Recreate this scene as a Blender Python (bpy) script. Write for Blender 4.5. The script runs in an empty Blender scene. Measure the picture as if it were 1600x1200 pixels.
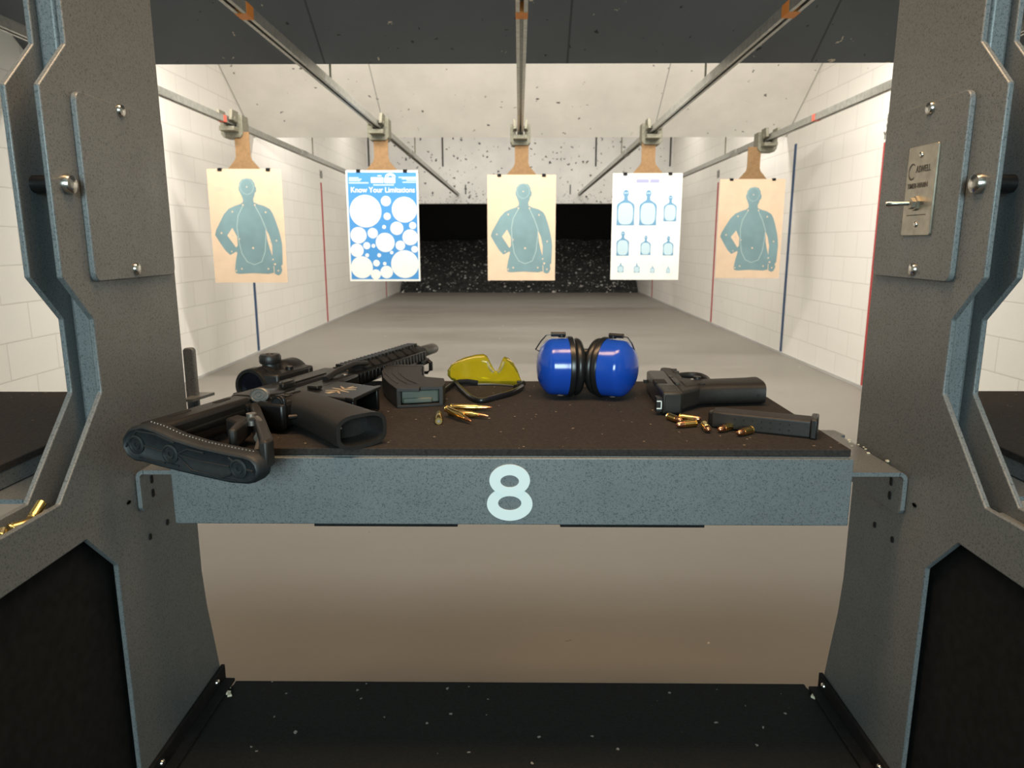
import bpy, bmesh, math, random
from mathutils import Vector, Matrix
random.seed(8)
SC = bpy.context.scene
COL = SC.collection
R = math.radians
WM = {}            # world matrix of every object (kept by hand, no depsgraph needed)

# ------------------------------------------------------------------ materials
def newmat(name):
    m = bpy.data.materials.new(name); m.use_nodes = True
    nt = m.node_tree; b = nt.nodes['Principled BSDF']
    return m, nt, b

def N(nt, t, **kw):
    n = nt.nodes.new(t)
    for k, v in kw.items():
        setattr(n, k, v)
    return n

def setin(n, **kw):
    for k, v in kw.items():
        n.inputs[k.replace('_', ' ')].default_value = v

def obco(nt, scale=None):
    tc = N(nt, 'ShaderNodeTexCoord')
    if scale is None:
        return tc.outputs['Object']
    mp = N(nt, 'ShaderNodeMapping'); mp.inputs['Scale'].default_value = scale
    nt.links.new(tc.outputs['Object'], mp.inputs['Vector'])
    return mp.outputs['Vector']

def ramp(nt, src, stops):
    r = N(nt, 'ShaderNodeValToRGB')
    e = r.color_ramp.elements
    while len(e) < len(stops):
        e.new(0.5)
    for i, (p, c) in enumerate(stops):
        e[i].position = p
        e[i].color = c if len(c) == 4 else (*c, 1)
    nt.links.new(src, r.inputs['Fac'])
    return r.outputs['Color']

def mixc(nt, fac, a, b):
    m = N(nt, 'ShaderNodeMix', data_type='RGBA')
    L = nt.links
    if hasattr(fac, 'links'): L.new(fac, m.inputs[0])
    else: m.inputs[0].default_value = fac
    for i, c in ((6, a), (7, b)):
        if hasattr(c, 'links'): L.new(c, m.inputs[i])
        else: m.inputs[i].default_value = (*c, 1)
    return m.outputs[2]

def mth(nt, op, a, b=None):
    m = N(nt, 'ShaderNodeMath', operation=op)
    for i, c in enumerate((a, b)):
        if c is None: continue
        if hasattr(c, 'links'): nt.links.new(c, m.inputs[i])
        else: m.inputs[i].default_value = c
    return m.outputs[0]

def noise(nt, co, scale, detail=3, rough=.5):
    n = N(nt, 'ShaderNodeTexNoise'); setin(n, Scale=scale, Detail=detail, Roughness=rough)
    nt.links.new(co, n.inputs['Vector'])
    return n.outputs['Fac']

def bump(nt, b, h, strength, dist=.001):
    n = N(nt, 'ShaderNodeBump'); setin(n, Strength=strength, Distance=dist)
    nt.links.new(h, n.inputs['Height']); nt.links.new(n.outputs['Normal'], b.inputs['Normal'])

def specks(nt, co, scale, size, share, detail=0.0):
    """mask of scattered dots: a share of the cells carries one dot of random size"""
    v = N(nt, 'ShaderNodeTexVoronoi'); setin(v, Scale=scale); v.inputs['Randomness'].default_value = 1
    if detail:
        nz = N(nt, 'ShaderNodeTexNoise'); setin(nz, Scale=scale * 2.2, Detail=2)
        nt.links.new(co, nz.inputs['Vector'])
        ad = N(nt, 'ShaderNodeVectorMath', operation='MULTIPLY_ADD')
        nt.links.new(nz.outputs['Color'], ad.inputs[0]); ad.inputs[1].default_value = (detail / scale,) * 3
        nt.links.new(co, ad.inputs[2]); co = ad.outputs[0]
    nt.links.new(co, v.inputs['Vector'])
    sep = N(nt, 'ShaderNodeSeparateColor'); nt.links.new(v.outputs['Color'], sep.inputs[0])
    rad = mth(nt, 'MULTIPLY', mth(nt, 'MAXIMUM', mth(nt, 'SUBTRACT', sep.outputs[0], 1 - share), 0), size / share)
    return mth(nt, 'LESS_THAN', v.outputs['Distance'], rad)

def simple(name, col, rough=.5, metal=0.0, nscale=None, namp=.15, bstr=0, bscale=None, spec=.5):
    m, nt, b = newmat(name)
    b.inputs['Base Color'].default_value = (*col, 1)
    setin(b, Roughness=rough, Metallic=metal)
    b.inputs['Specular IOR Level'].default_value = spec
    co = obco(nt)
    if nscale:
        f = noise(nt, co, nscale, 4)
        c = ramp(nt, f, [(.3, tuple(x * (1 - namp) for x in col)), (.7, tuple(min(1, x * (1 + namp)) for x in col))])
        nt.links.new(c, b.inputs['Base Color'])
    if bstr:
        bump(nt, b, noise(nt, co, bscale or 300, 3), bstr, .0006)
    return m

def hammertone(name, base, dark):
    m, nt, b = newmat(name)
    co = obco(nt)
    f0 = noise(nt, co, 620, 2, .6); f1 = noise(nt, co, 300, 3, .7); f = mth(nt, 'ADD', mth(nt, 'MULTIPLY', f0, .62), mth(nt, 'MULTIPLY', f1, .38))
    c = ramp(nt, f, [(.39, dark), (.475, base), (.75, tuple(x * 1.18 for x in base))])
    big = noise(nt, co, 9, 3)
    c2 = mixc(nt, mth(nt, 'MULTIPLY', big, .35), c, tuple(x * .8 for x in base))
    sm = noise(nt, co, 14, 5, .7)
    nt.links.new(c2, b.inputs['Base Color'])
    nt.links.new(ramp(nt, sm, [(.3, (.36,) * 3), (.7, (.52,) * 3)]), b.inputs['Roughness'])
    setin(b, Metallic=.25)
    bump(nt, b, f, .25, .0006)
    return m

def rubber_top(name, base, spk, sp_share=.03, scale=110, size=.35):
    m, nt, b = newmat(name)
    co = obco(nt)
    f = noise(nt, co, 260, 4, .7)
    c = ramp(nt, f, [(.3, tuple(x * .6 for x in base)), (.7, tuple(x * 1.35 for x in base))])
    k = specks(nt, co, scale, size, sp_share, .5)
    k2 = specks(nt, co, scale * .45, size * .55, sp_share * .5, .6)
    c = mixc(nt, mth(nt, 'MAXIMUM', k, k2), c, spk)
    nt.links.new(c, b.inputs['Base Color']); setin(b, Roughness=.85)
    b.inputs['Specular IOR Level'].default_value = .25
    bump(nt, b, f, .5, .001)
    return m

def block_wall():
    m, nt, b = newmat('painted_blockwork')
    tc = N(nt, 'ShaderNodeTexCoord'); sp = N(nt, 'ShaderNodeSeparateXYZ'); cb = N(nt, 'ShaderNodeCombineXYZ')
    L = nt.links
    L.new(tc.outputs['Object'], sp.inputs[0]); L.new(mth(nt, 'ADD', sp.outputs['X'], sp.outputs['Y']), cb.inputs['X']); L.new(sp.outputs['Z'], cb.inputs['Y'])
    br = N(nt, 'ShaderNodeTexBrick')
    setin(br, Scale=1.0); br.inputs['Brick Width'].default_value = .37; br.inputs['Row Height'].default_value = .183
    br.inputs['Mortar Size'].default_value = .004; br.inputs['Mortar Smooth'].default_value = .6
    br.inputs['Color1'].default_value = (.87, .84, .785, 1); br.inputs['Color2'].default_value = (.84, .81, .755, 1)
    br.inputs['Mortar'].default_value = (.68, .65, .60, 1)
    L.new(cb.outputs[0], br.inputs['Vector'])
    dirt = noise(nt, tc.outputs['Object'], 1.3, 5, .6)
    c = mixc(nt, mth(nt, 'MULTIPLY', dirt, .18), br.outputs['Color'], (.52, .50, .47))
    k = specks(nt, cb.outputs[0], 9, .14, .12, .8)
    c = mixc(nt, mth(nt, 'MULTIPLY', k, .45), c, (.35, .34, .33))
    L.new(c, b.inputs['Base Color']); setin(b, Roughness=.6)
    h = mth(nt, 'ADD', mth(nt, 'MULTIPLY', br.outputs['Fac'], -1), mth(nt, 'MULTIPLY', noise(nt, tc.outputs['Object'], 90, 4), .35))
    bump(nt, b, h, .35, .004)
    return m

def panel_mat(name, base, spk, share, scale, seam, rough=.6, seamw=.004, extra=None):
    m, nt, b = newmat(name)
    tc = N(nt, 'ShaderNodeTexCoord'); co = tc.outputs['Object']
    L = nt.links
    f = noise(nt, co, 2.2, 5, .6)
    c = ramp(nt, f, [(.3, tuple(x * .9 for x in base)), (.7, tuple(min(1, x * 1.07) for x in base))])
    k = specks(nt, co, scale, .22, share, 1.0)
    c = mixc(nt, k, c, spk)
    if extra:
        k2 = specks(nt, co, scale * .8, .24, share * .4, 1.3)
        c = mixc(nt, k2, c, extra)
    if seam:
        sp = N(nt, 'ShaderNodeSeparateXYZ'); L.new(co, sp.inputs[0])
        fr = mth(nt, 'FRACT', mth(nt, 'DIVIDE', mth(nt, 'ADD', sp.outputs['X'], 61 + seam[1]), seam[0]))
        w = mth(nt, 'LESS_THAN', mth(nt, 'ABSOLUTE', mth(nt, 'SUBTRACT', fr, .5)), seamw / seam[0])
        c = mixc(nt, w, c, tuple(x * .45 for x in base))
    L.new(c, b.inputs['Base Color']); setin(b, Roughness=rough)
    bump(nt, b, noise(nt, co, 60, 4), .1, .002)
    return m

def header_mat():
    m, nt, b = newmat('spattered_header_paint')
    tc = N(nt, 'ShaderNodeTexCoord'); co = tc.outputs['Object']; L = nt.links
    f = noise(nt, co, 1.6, 5, .6)
    c = ramp(nt, f, [(.3, (.60, .60, .58)), (.7, (.74, .73, .70))])
    sp = N(nt, 'ShaderNodeSeparateXYZ'); L.new(co, sp.inputs[0])
    k = specks(nt, co, 17, .36, .5, 1.2)
    c = mixc(nt, k, c, (.06, .06, .06))
    # the lead spatter is denser towards the lower lip, where shots cross
    low = mth(nt, 'MINIMUM', mth(nt, 'MAXIMUM', mth(nt, 'DIVIDE', mth(nt, 'SUBTRACT', 2.15, sp.outputs['Z']), .55), 0), 1)
    k2 = mth(nt, 'MULTIPLY', specks(nt, co, 40, .50, .9, 1.4), mth(nt, 'LESS_THAN', noise(nt, co, 18, 3), mth(nt, 'MULTIPLY', low, .62)))
    c = mixc(nt, mth(nt, 'MULTIPLY', k2, .8), c, (.13, .13, .13))
    L.new(c, b.inputs['Base Color']); setin(b, Roughness=.7)
    return m

def floor_mat():
    m, nt, b = newmat('sealed_concrete')
    tc = N(nt, 'ShaderNodeTexCoord'); co = tc.outputs['Object']; L = nt.links
    mp = N(nt, 'ShaderNodeMapping'); mp.inputs['Scale'].default_value = (.35, 1.0, 1); L.new(co, mp.inputs['Vector'])
    f = noise(nt, mp.outputs[0], 1.1, 6, .6); g = noise(nt, co, 40, 4, .6)
    c = ramp(nt, f, [(.3, (.215, .195, .164)), (.5, (.25, .23, .20)), (.7, (.278, .258, .228))])
    c = mixc(nt, mth(nt, 'MULTIPLY', g, .16), c, (.30, .27, .23))
    k = specks(nt, co, 7, .12, .10, .8); c = mixc(nt, k, c, (.62, .56, .46))
    k = specks(nt, co, 12, .09, .10, .8); c = mixc(nt, k, c, (.12, .11, .10))
    L.new(c, b.inputs['Base Color'])
    L.new(ramp(nt, f, [(.3, (.42,) * 3), (.7, (.6,) * 3)]), b.inputs['Roughness'])
    bump(nt, b, g, .08, .002)
    return m

def tint_glass(name, col, rough=.03, clear=.82):
    m, nt, b = newmat(name); nt.nodes.remove(b)
    o = nt.nodes['Material Output']
    t = N(nt, 'ShaderNodeBsdfTransparent'); t.inputs['Color'].default_value = (*col, 1)
    g = N(nt, 'ShaderNodeBsdfGlossy'); g.inputs['Roughness'].default_value = rough
    d = N(nt, 'ShaderNodeBsdfDiffuse'); d.inputs['Color'].default_value = (col[0] * .8, col[1] * .8, col[2] * .8, 1)
    m1 = N(nt, 'ShaderNodeMixShader'); m1.inputs[0].default_value = 1 - clear
    m2 = N(nt, 'ShaderNodeMixShader'); fr = N(nt, 'ShaderNodeFresnel'); fr.inputs[0].default_value = 1.4
    L = nt.links
    L.new(t.outputs[0], m1.inputs[1]); L.new(d.outputs[0], m1.inputs[2])
    L.new(fr.outputs[0], m2.inputs[0]); L.new(m1.outputs[0], m2.inputs[1]); L.new(g.outputs[0], m2.inputs[2])
    L.new(m2.outputs[0], o.inputs['Surface'])
    return m

M = {}
M['hammer'] = hammertone('hammertone_paint', (.176, .192, .198), (.075, .088, .094))
M['hammer_lt'] = M['hammer']
M['mat'] = rubber_top('brown_black_rubber', (.030, .026, .024), (.30, .25, .20), .06, 170, .28)
M['base_rubber'] = rubber_top('black_rubber', (.010, .0105, .010), (.30, .29, .26), .10, 95, .26)
M['infill'] = simple('black_rubber_sheet', (.008, .008, .0082), .8, 0, 90, .4, .3, 250, .2)
M['block'] = block_wall()
M['floor'] = floor_mat()
M['baffle_white'] = panel_mat('white_painted_steel_panels', (.80, .775, .715), (.14, .13, .12), .20, 16, (1.22, .61), .55)
M['baffle_dark'] = panel_mat('grey_acoustic_panels', (.105, .109, .116), (.02, .02, .02), .22, 26, (1.22, .37), .75, .005, (.55, .45, .33))
M['header'] = header_mat()
M['ceiling'] = simple('dull_ceiling_paint', (.45, .44, .42), .8, 0, 3, .1)
M['galv'] = simple('galvanised_steel', (.42, .42, .39), .42, .75, 40, .18, .1, 200)
M['galv_dull'] = simple('dull_zinc_steel', (.20, .188, .14), .55, .4, 60, .2, .1, 200)
M['orange'] = simple('orange_tape', (.75, .25, .03), .6)
M['redtape'] = simple('faded_red_tape', (.55, .12, .08), .6)
M['kraft'] = simple('kraft_cardboard', (.235, .135, .058), .8, 0, 60, .12, .1, 300)
M['manila'] = simple('manila_target_paper', (.66, .495, .35), .75, 0, 12, .04)
M['white_paper'] = simple('white_target_paper', (.74, .735, .685), .7, 0, 12, .03)
M['teal_ink'] = simple('grey_blue_ink', (.165, .265, .285), .75, 0, 5, .15)
M['blue_ink'] = simple('bright_blue_ink', (.05, .235, .53), .7)
M['pale_ink'] = simple('pale_blue_ink', (.44, .57, .62), .7)
M['mid_ink'] = simple('mid_blue_ink', (.12, .27, .42), .7)
M['violet_ink'] = simple('pale_violet_ink', (.30, .31, .47), .7)
M['grey_ink'] = simple('faint_grey_ink', (.50, .44, .36), .7)
M['line_ink'] = simple('pale_outline_ink', (.40, .50, .48), .7)
M['poly'] = simple('black_polymer', (.010, .0092, .0086), .42, 0, 200, .2, .25, 900)
M['poly_dull'] = simple('dull_black_polymer', (.015, .0135, .0125), .52, 0, 200, .2, .3, 900)
M['padrub'] = simple('charcoal_rubber', (.012, .015, .0175), .55, 0, 150, .2, .25, 700)
M['anod'] = simple('black_anodised_metal', (.0105, .0098, .0095), .36, .3, 200, .2, .1, 900)
M['slide'] = simple('dark_grey_slide_steel', (.040, .038, .033), .40, .6, 200, .15, .1, 900)
M['worn'] = simple('worn_metal_and_glints', (.30, .27, .24), .35, .8)
M['ring'] = simple('grey_button_metal', (.13, .13, .125), .4, .5)
M['chrome'] = simple('bright_zinc_screw', (.62, .60, .55), .22, 1.0)
M['alu'] = simple('brushed_aluminium', (.40, .375, .31), .38, .85, 90, .15)
M['engrave'] = simple('dark_engraving', (.10, .09, .075), .6)
M['brass'] = simple('cartridge_brass', (.80, .56, .20), .22, 1.0)
M['copper'] = simple('copper_jacket', (.72, .36, .20), .25, 1.0)
M['muff'] = simple('glossy_blue_plastic', (.010, .066, .43), .16)
M['pad'] = simple('black_vinyl_cushion', (.010, .010, .010), .35, 0, 90, .2)
M['forkwire'] = simple('grey_wire', (.10, .10, .10), .35, .8)
M['lens'] = tint_glass('yellow_lens', (.86, .76, .06), .04, .80)
M['darkglass'] = simple('dark_coated_glass', (.006, .006, .010), .08)
M['frame'] = simple('black_spectacle_frame', (.010, .010, .011), .3)
M['follower'] = simple('grey_green_follower', (.085, .10, .082), .45)
M['white'] = simple('white_vinyl', (.78, .86, .85), .5)
M['logo'] = simple('tan_logo_paint', (.42, .32, .22), .6)
M['dark'] = simple('dark_recess', (.004, .004, .004), .8)
M['red'] = simple('red_wall_paint', (.42, .045, .045), .6)
M['blue'] = simple('blue_wall_paint', (.035, .08, .17), .6)
M['chip'] = simple('pale_debris', (.60, .54, .40), .7)
M['seam'] = simple('dark_seam', (.05, .05, .048), .8)

def granule_mat():
    m, nt, b = newmat('rubber_granulate')
    co = obco(nt)
    v = N(nt, 'ShaderNodeTexVoronoi'); setin(v, Scale=20); nt.links.new(co, v.inputs['Vector'])
    sep = N(nt, 'ShaderNodeSeparateColor'); nt.links.new(v.outputs['Color'], sep.inputs[0])
    c = ramp(nt, sep.outputs[0], [(0, (.012,) * 3), (.8, (.035, .034, .033)), (1, (.06, .058, .055))])
    k = specks(nt, co, 12, .42, .26, .9)
    k2 = specks(nt, co, 26, .45, .28, .9)
    c = mixc(nt, mth(nt, 'MAXIMUM', k, k2), c, (.62, .60, .56))
    nt.links.new(c, b.inputs['Base Color']); setin(b, Roughness=.85)
    bump(nt, b, v.outputs['Distance'], .8, .03)
    return m
M['granule'] = granule_mat()

# ------------------------------------------------------------------ geometry helpers
class MB:
    def __init__(s):
        s.v = []; s.f = []
    def add(s, vs, fs):
        o = len(s.v); s.v += [tuple(p) for p in vs]; s.f += [tuple(i + o for i in f) for f in fs]; return s
    def box(s, x0, x1, y0, y1, z0, z1):
        vs = [(x, y, z) for x in (x0, x1) for y in (y0, y1) for z in (z0, z1)]
        return s.add(vs, [(0, 1, 3, 2), (4, 6, 7, 5), (0, 4, 5, 1), (2, 3, 7, 6), (0, 2, 6, 4), (1, 5, 7, 3)])
    def prism(s, poly, a0, a1, axis='z'):
        n = len(poly)
        def P(p, a):
            return {'z': (p[0], p[1], a), 'y': (p[0], a, p[1]), 'x': (a, p[0], p[1])}[axis]
        vs = [P(p, a0) for p in poly] + [P(p, a1) for p in poly]
        fs = [tuple(range(n))[::-1], tuple(range(n, 2 * n))] + [(i, (i + 1) % n, n + (i + 1) % n, n + i) for i in range(n)]
        return s.add(vs, fs)
    def lathe(s, prof, p, d, n=28):
        """prof: (radius, distance along d from p); closes on the axis where radius is 0"""
        d = Vector(d).normalized(); p = Vector(p)
        a = d.orthogonal().normalized(); b = d.cross(a)
        vs = []; rows = []
        for r, h in prof:
            if r < 1e-7:
                rows.append([len(vs)]); vs.append(p + d * h)
            else:
                rows.append(list(range(len(vs), len(vs) + n)))
                vs += [p + d * h + (a * math.cos(2 * math.pi * i / n) + b * math.sin(2 * math.pi * i / n)) * r for i in range(n)]
        fs = []
        for A, B in zip(rows, rows[1:]):
            for i in range(n):
                j = (i + 1) % n
                if len(A) == 1 and len(B) == 1: continue
                if len(A) == 1: fs.append((A[0], B[j], B[i]))
                elif len(B) == 1: fs.append((A[i], A[j], B[0]))
                else: fs.append((A[i], A[j], B[j], B[i]))
        return s.add(vs, fs)
    def cyl(s, p0, p1, r0, r1=None, n=20):
        p0 = Vector(p0); d = Vector(p1) - p0; r1 = r0 if r1 is None else r1
        return s.lathe([(0, 0), (r0, 0), (r1, d.length), (0, d.length)], p0, d, n)
    def tube(s, path, r, n=8, closed=False, flat=None):
        P = [Vector(p) for p in path]; m = len(P); vs = []
        up = Vector((0, 0, 1))
        for i, p in enumerate(P):
            if closed: t = P[(i + 1) % m] - P[i - 1]
            else: t = P[min(i + 1, m - 1)] - P[max(i - 1, 0)]
            t.normalize()
            u = up if abs(t.dot(up)) < .95 else Vector((1, 0, 0))
            a = t.cross(u).normalized(); b = a.cross(t)
            ra, rb = (flat if flat else (r, r))
            vs += [p + a * math.cos(2 * math.pi * k / n + math.pi / n) * ra + b * math.sin(2 * math.pi * k / n + math.pi / n) * rb for k in range(n)]
        fs = []
        for i in range(m if closed else m - 1):
            q = (i + 1) % m
            for k in range(n):
                l = (k + 1) % n
                fs.append((i * n + k, i * n + l, q * n + l, q * n + k))
        if not closed:
            fs.append(tuple(range(n))[::-1]); fs.append(tuple((m - 1) * n + k for k in range(n)))
        return s.add(vs, fs)
    def loft(s, rings, cap=True):
        n = len(rings[0]); vs = [p for r in rings for p in r]; fs = []
        for i in range(len(rings) - 1):
            for k in range(n):
                l = (k + 1) % n
                fs.append((i * n + k, i * n + l, (i + 1) * n + l, (i + 1) * n + k))
        if cap:
            fs.append(tuple(range(n))[::-1]); fs.append(tuple((len(rings) - 1) * n + k for k in range(n)))
        return s.add(vs, fs)
    def disc(s, cx, cz, r, y0, y1, n=40):
        return s.prism([(cx + r * math.cos(2 * math.pi * i / n), cz + r * math.sin(2 * math.pi * i / n)) for i in range(n)], y0, y1, 'y')
    def ribbon(s, pts, w, y0, y1, closed=False):
        """flat band along a 2-D path in the x-z plane"""
        m = len(pts); Lp, Rp = [], []
        for i, p in enumerate(pts):
            a = pts[(i - 1) % m] if closed or i else p; b = pts[(i + 1) % m] if closed or i < m - 1 else p
            dx, dz = b[0] - a[0], b[1] - a[1]; l = math.hypot(dx, dz) or 1
            nx, nz = -dz / l * w / 2, dx / l * w / 2
            Lp.append((p[0] + nx, p[1] + nz)); Rp.append((p[0] - nx, p[1] - nz))
        for i in range(m if closed else m - 1):
            j = (i + 1) % m
            s.prism([Lp[i], Lp[j], Rp[j], Rp[i]], y0, y1, 'y')
        return s

def rrect(w, h, r, cx=0, cy=0, n=5):
    pts = []
    for sx, sy, a0 in ((1, 1, 0), (-1, 1, 90), (-1, -1, 180), (1, -1, 270)):
        for i in range(n + 1):
            a = R(a0 + 90 * i / n)
            pts.append((cx + sx * (w / 2 - r) + r * math.cos(a), cy + sy * (h / 2 - r) + r * math.sin(a)))
    return pts

def obj(name, mb, mat, parent=None, bevel=0, seg=2, world=False, loc=None, angle=35, kind=None):
    me = bpy.data.meshes.new(name)
    vs = mb.v
    if world and parent is not None:
        inv = WM[parent].inverted(); vs = [tuple(inv @ Vector(p)) for p in vs]
    me.from_pydata(vs, [], mb.f)
    bm = bmesh.new(); bm.from_mesh(me)
    bmesh.ops.recalc_face_normals(bm, faces=bm.faces)
    bm.to_mesh(me); bm.free()
    me.polygons.foreach_set('use_smooth', [True] * len(me.polygons))
    try: me.set_sharp_from_angle(angle=R(angle))
    except Exception: pass
    me.materials.append(M[mat] if isinstance(mat, str) else mat)
    o = bpy.data.objects.new(name, me); COL.objects.link(o)
    if parent is not None: o.parent = parent
    if loc is not None: o.location = loc
    WM[o] = (WM[parent] if parent is not None else Matrix()) @ Matrix.Translation(loc or (0, 0, 0))
    if bevel:
        b = o.modifiers.new('Bevel', 'BEVEL'); b.width = bevel; b.segments = seg; b.limit_method = 'ANGLE'; b.angle_limit = R(35)
        b.harden_normals = False
    if kind: o['kind'] = kind
    return o

def thing(name, label, cat, loc=(0, 0, 0), rot=0, group=None):
    o = bpy.data.objects.new(name, None); COL.objects.link(o)
    o.location = loc
    rot = rot if isinstance(rot, tuple) else (0, 0, rot)
    o.rotation_euler = rot
    from mathutils import Euler
    WM[o] = Matrix.Translation(loc) @ Euler(rot).to_matrix().to_4x4()
    o.empty_display_size = .02
    return tag(o, label, cat, group)

def tag(o, label, cat, group=None):
    o['label'] = label; o['category'] = cat
    if group: o['group'] = group
    return o

def copy_tree(o, parent=None):
    c = o.copy(); COL.objects.link(c)
    if parent is not None: c.parent = parent
    for ch in [x for x in bpy.data.objects if x.parent == o]:
        copy_tree(ch, c)
    return c

def text_mb(body, size, bold=0.0, extrude=.0004, width=None, height=None):
    """letters as a mesh in the x-z plane, centred on the origin, facing -y"""
    cu = bpy.data.curves.new('lettering', 'FONT'); cu.body = body; cu.size = size; cu.offset = bold; cu.extrude = extrude
    cu.align_x = 'CENTER'; cu.align_y = 'CENTER'; cu.resolution_u = 6
    o = bpy.data.objects.new('lettering', cu); COL.objects.link(o)
    dg = bpy.context.evaluated_depsgraph_get()
    me = bpy.data.meshes.new_from_object(o.evaluated_get(dg))
    vs = [(v.co.x, -v.co.z, v.co.y) for v in me.vertices]; fs = [tuple(p.vertices) for p in me.polygons]
    bpy.data.objects.remove(o); bpy.data.curves.remove(cu); bpy.data.meshes.remove(me)
    xs = [v[0] for v in vs]; zs = [v[2] for v in vs]
    cx, cz = (min(xs) + max(xs)) / 2, (min(zs) + max(zs)) / 2
    kx = width / (max(xs) - min(xs)) if width else 1
    kz = height / (max(zs) - min(zs)) if height else kx
    if height and not width: kx = kz
    mb = MB(); mb.add([((x - cx) * kx, y, (z - cz) * kz) for x, y, z in vs], fs)
    return mb

def xf(mb, fn):
    mb.v = [tuple(fn(*p)) for p in mb.v]; return mb

# ------------------------------------------------------------------ the room
W = 2.45
def struct(name, mb, mat, bevel=0, parent=None):
    return obj(name, mb, mat, parent, bevel, kind='structure')

struct('floor', MB().box(-W - .15, W + .15, -2.6, 17.2, -.12, 0), 'floor')
struct('ceiling', MB().box(-W - .15, W + .15, -2.6, 17.2, 3.2, 3.3), 'ceiling')
wl = struct('wall_left', MB().box(-W - .15, -W, -2.6, 17.2, 0, 3.2), 'block')
wr = struct('wall_right', MB().box(W, W + .15, -2.6, 17.2, 0, 3.2), 'block')
struct('wall_far', MB().box(-W, W, 17.05, 17.2, 0, 3.2), 'infill')
hd = struct('wall_header', MB().box(-W, W, 11.9, 12.02, 1.627, 3.2), 'header')
for x in (-2.40, -1.22, 1.22, 2.40):
    obj('panel_seam', MB().box(x - .012, x + .012, 11.892, 11.9, 2.20, 3.1), 'seam', hd)
for x in (-.86, .82):
    obj('panel_seam', MB().box(x - .008, x + .008, 11.892, 11.9, 1.77, 1.92), 'seam', hd)
# painted distance lines on both side walls
def wall_line(x, y, w, z1, mat, parent):
    s = 1 if x < 0 else -1
    obj('distance_line', MB().box(min(x, x + s * .004), max(x, x + s * .004), y - w / 2, y + w / 2, .01, z1), mat, parent)
for sx, par in ((-1, wl), (1, wr)):
    wall_line(sx * W, 5.02, .075, 1.68, 'red', par)
    wall_line(sx * W, 6.66, .05, 1.875, 'blue', par)
    wall_line(sx * W, 9.15, .05, 1.74, 'red', par)
    wall_line(sx * W, 13.3, .06, 1.5, 'red', par)
# distance figures above the lines
def wall_fig(body, y, z, h, sx, par):
    mb = text_mb(body, .2, .006, .001, height=h)
    if sx > 0: xf(mb, lambda x, yy, zz: (W - .002 + yy, y - x, z + zz))
    else: xf(mb, lambda x, yy, zz: (-W + .002 - yy, y + x, z + zz))
    obj('distance_figure', mb, 'engrave', par)
wall_fig('5', 5.02, 1.815, .085, 1, wr)
wall_fig('10', 9.17, 1.84, .10, 1, wr)
wall_fig('10', 9.17, 1.84, .10, -1, wl)
wall_fig('15', 13.3, 1.58, .10, -1, wl)
obj('distance_figure', xf(text_mb('YD', .1, .003, .001, height=.05), lambda x, yy, zz: (W - .002 + yy, 5.03 - x, 1.725 + zz)), 'engrave', wr)
# kerb of dark sealant along the foot of both walls
for n, sx in (('baseboard_left', -1), ('baseboard_right', 1)):
    struct(n, MB().box(min(sx * W, sx * (W - .012)), max(sx * W, sx * (W - .012)), 1.2, 14.8, 0, .02), 'ceiling')

# slanted safety baffles hung from the ceiling, wall to wall
def baffle(name, y, z, length, ang, mat, t=.04):
    a = R(ang); d = Vector((0, -math.cos(a), math.sin(a))); n = Vector((0, math.sin(a), math.cos(a)))
    p = Vector((0, y, z)); q = p + d * length
    poly = [(p.y, p.z), (q.y, q.z), (q.y + n.y * t, q.z + n.z * t), (p.y + n.y * t, p.z + n.z * t)]
    return struct(name, MB().prism(poly, -W, W, 'x'), mat, .002)
baffle('ceiling_baffle_near', 3.85, 1.905, 1.9, 33.5, 'baffle_dark')
baffle('ceiling_baffle_far', 6.9, 1.965, 1.75, 33.5, 'baffle_white')

# rubber granulate berm
nx, ny = 90, 40
mb = MB(); vs = []
for j in range(ny + 1):
    for i in range(nx + 1):
        x = (W - .03) * (2 * i / nx - 1); t = j / ny; y = 14.75 + 2.25 * t
        z = .02 + 1.02 * min(1, t * 1.15) ** .9 + .02 * math.sin(7 * x + 3 * y) + .025 * math.sin(3.1 * x - 5 * y) + random.uniform(-.018, .018)
        if j == 0: z = -.01
        vs.append((x, y, max(z, -.01)))
fs = [(j * (nx + 1) + i, j * (nx + 1) + i + 1, (j + 1) * (nx + 1) + i + 1, (j + 1) * (nx + 1) + i) for j in range(ny) for i in range(nx)]
mb.add(vs, fs)
berm = obj('rubber_granulate', mb, 'granule', angle=180)
berm['kind'] = 'stuff'; tag(berm, 'bank of black rubber granulate with pale flecks below the far header wall', 'rubber granulate')

# ------------------------------------------------------------------ firing platform
pl = struct('floor_platform', MB().box(-W, W, -2.4, .985, 0, .35), 'infill')
def mat_slab(name, x0, x1, cut, label):
    poly = [(x0, -2.3), (x1, -2.3), (x1, .985 - cut), (x1 - cut * .6, .985 - cut * .8), (x1 - cut, .99), (x1 - cut, 1.0), (x0 + cut, 1.0), (x0 + cut, .99), (x0 + cut * .6, .985 - cut * .8), (x0, .985 - cut)]
    o = obj(name, MB().prism(poly, .35, .36), 'base_rubber', None, .002)
    return tag(o, label, 'rubber mat')
mat_slab('rubber_floor_mat', -.4615, .464, .022, 'speckled black rubber mat on the platform between the two dividers')

# ------------------------------------------------------------------ stall dividers
def divider_outline(b):
    return [(b, 1.64), (b, .56), (b + .007, .50), (b + .020, .44), (b + .030, .39), (b + .032, .36), (.765, .36), (.765, .664), (.714, .717),
            (.32, .717), (.32, .36), (.25, .36), (.25, .770), (.680, .770), (.772, .866), (.772, .947), (.727, .994), (.727, 1.178), (.778, 1.227), (.778, 1.64)]

def screw_head(mb, p, d, r, h):
    mb.lathe([(r, 0), (r, h * .25), (r * .85, h * .7), (r * .5, h * .95), (0, h)], p, d, 20)
    return mb

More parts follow.
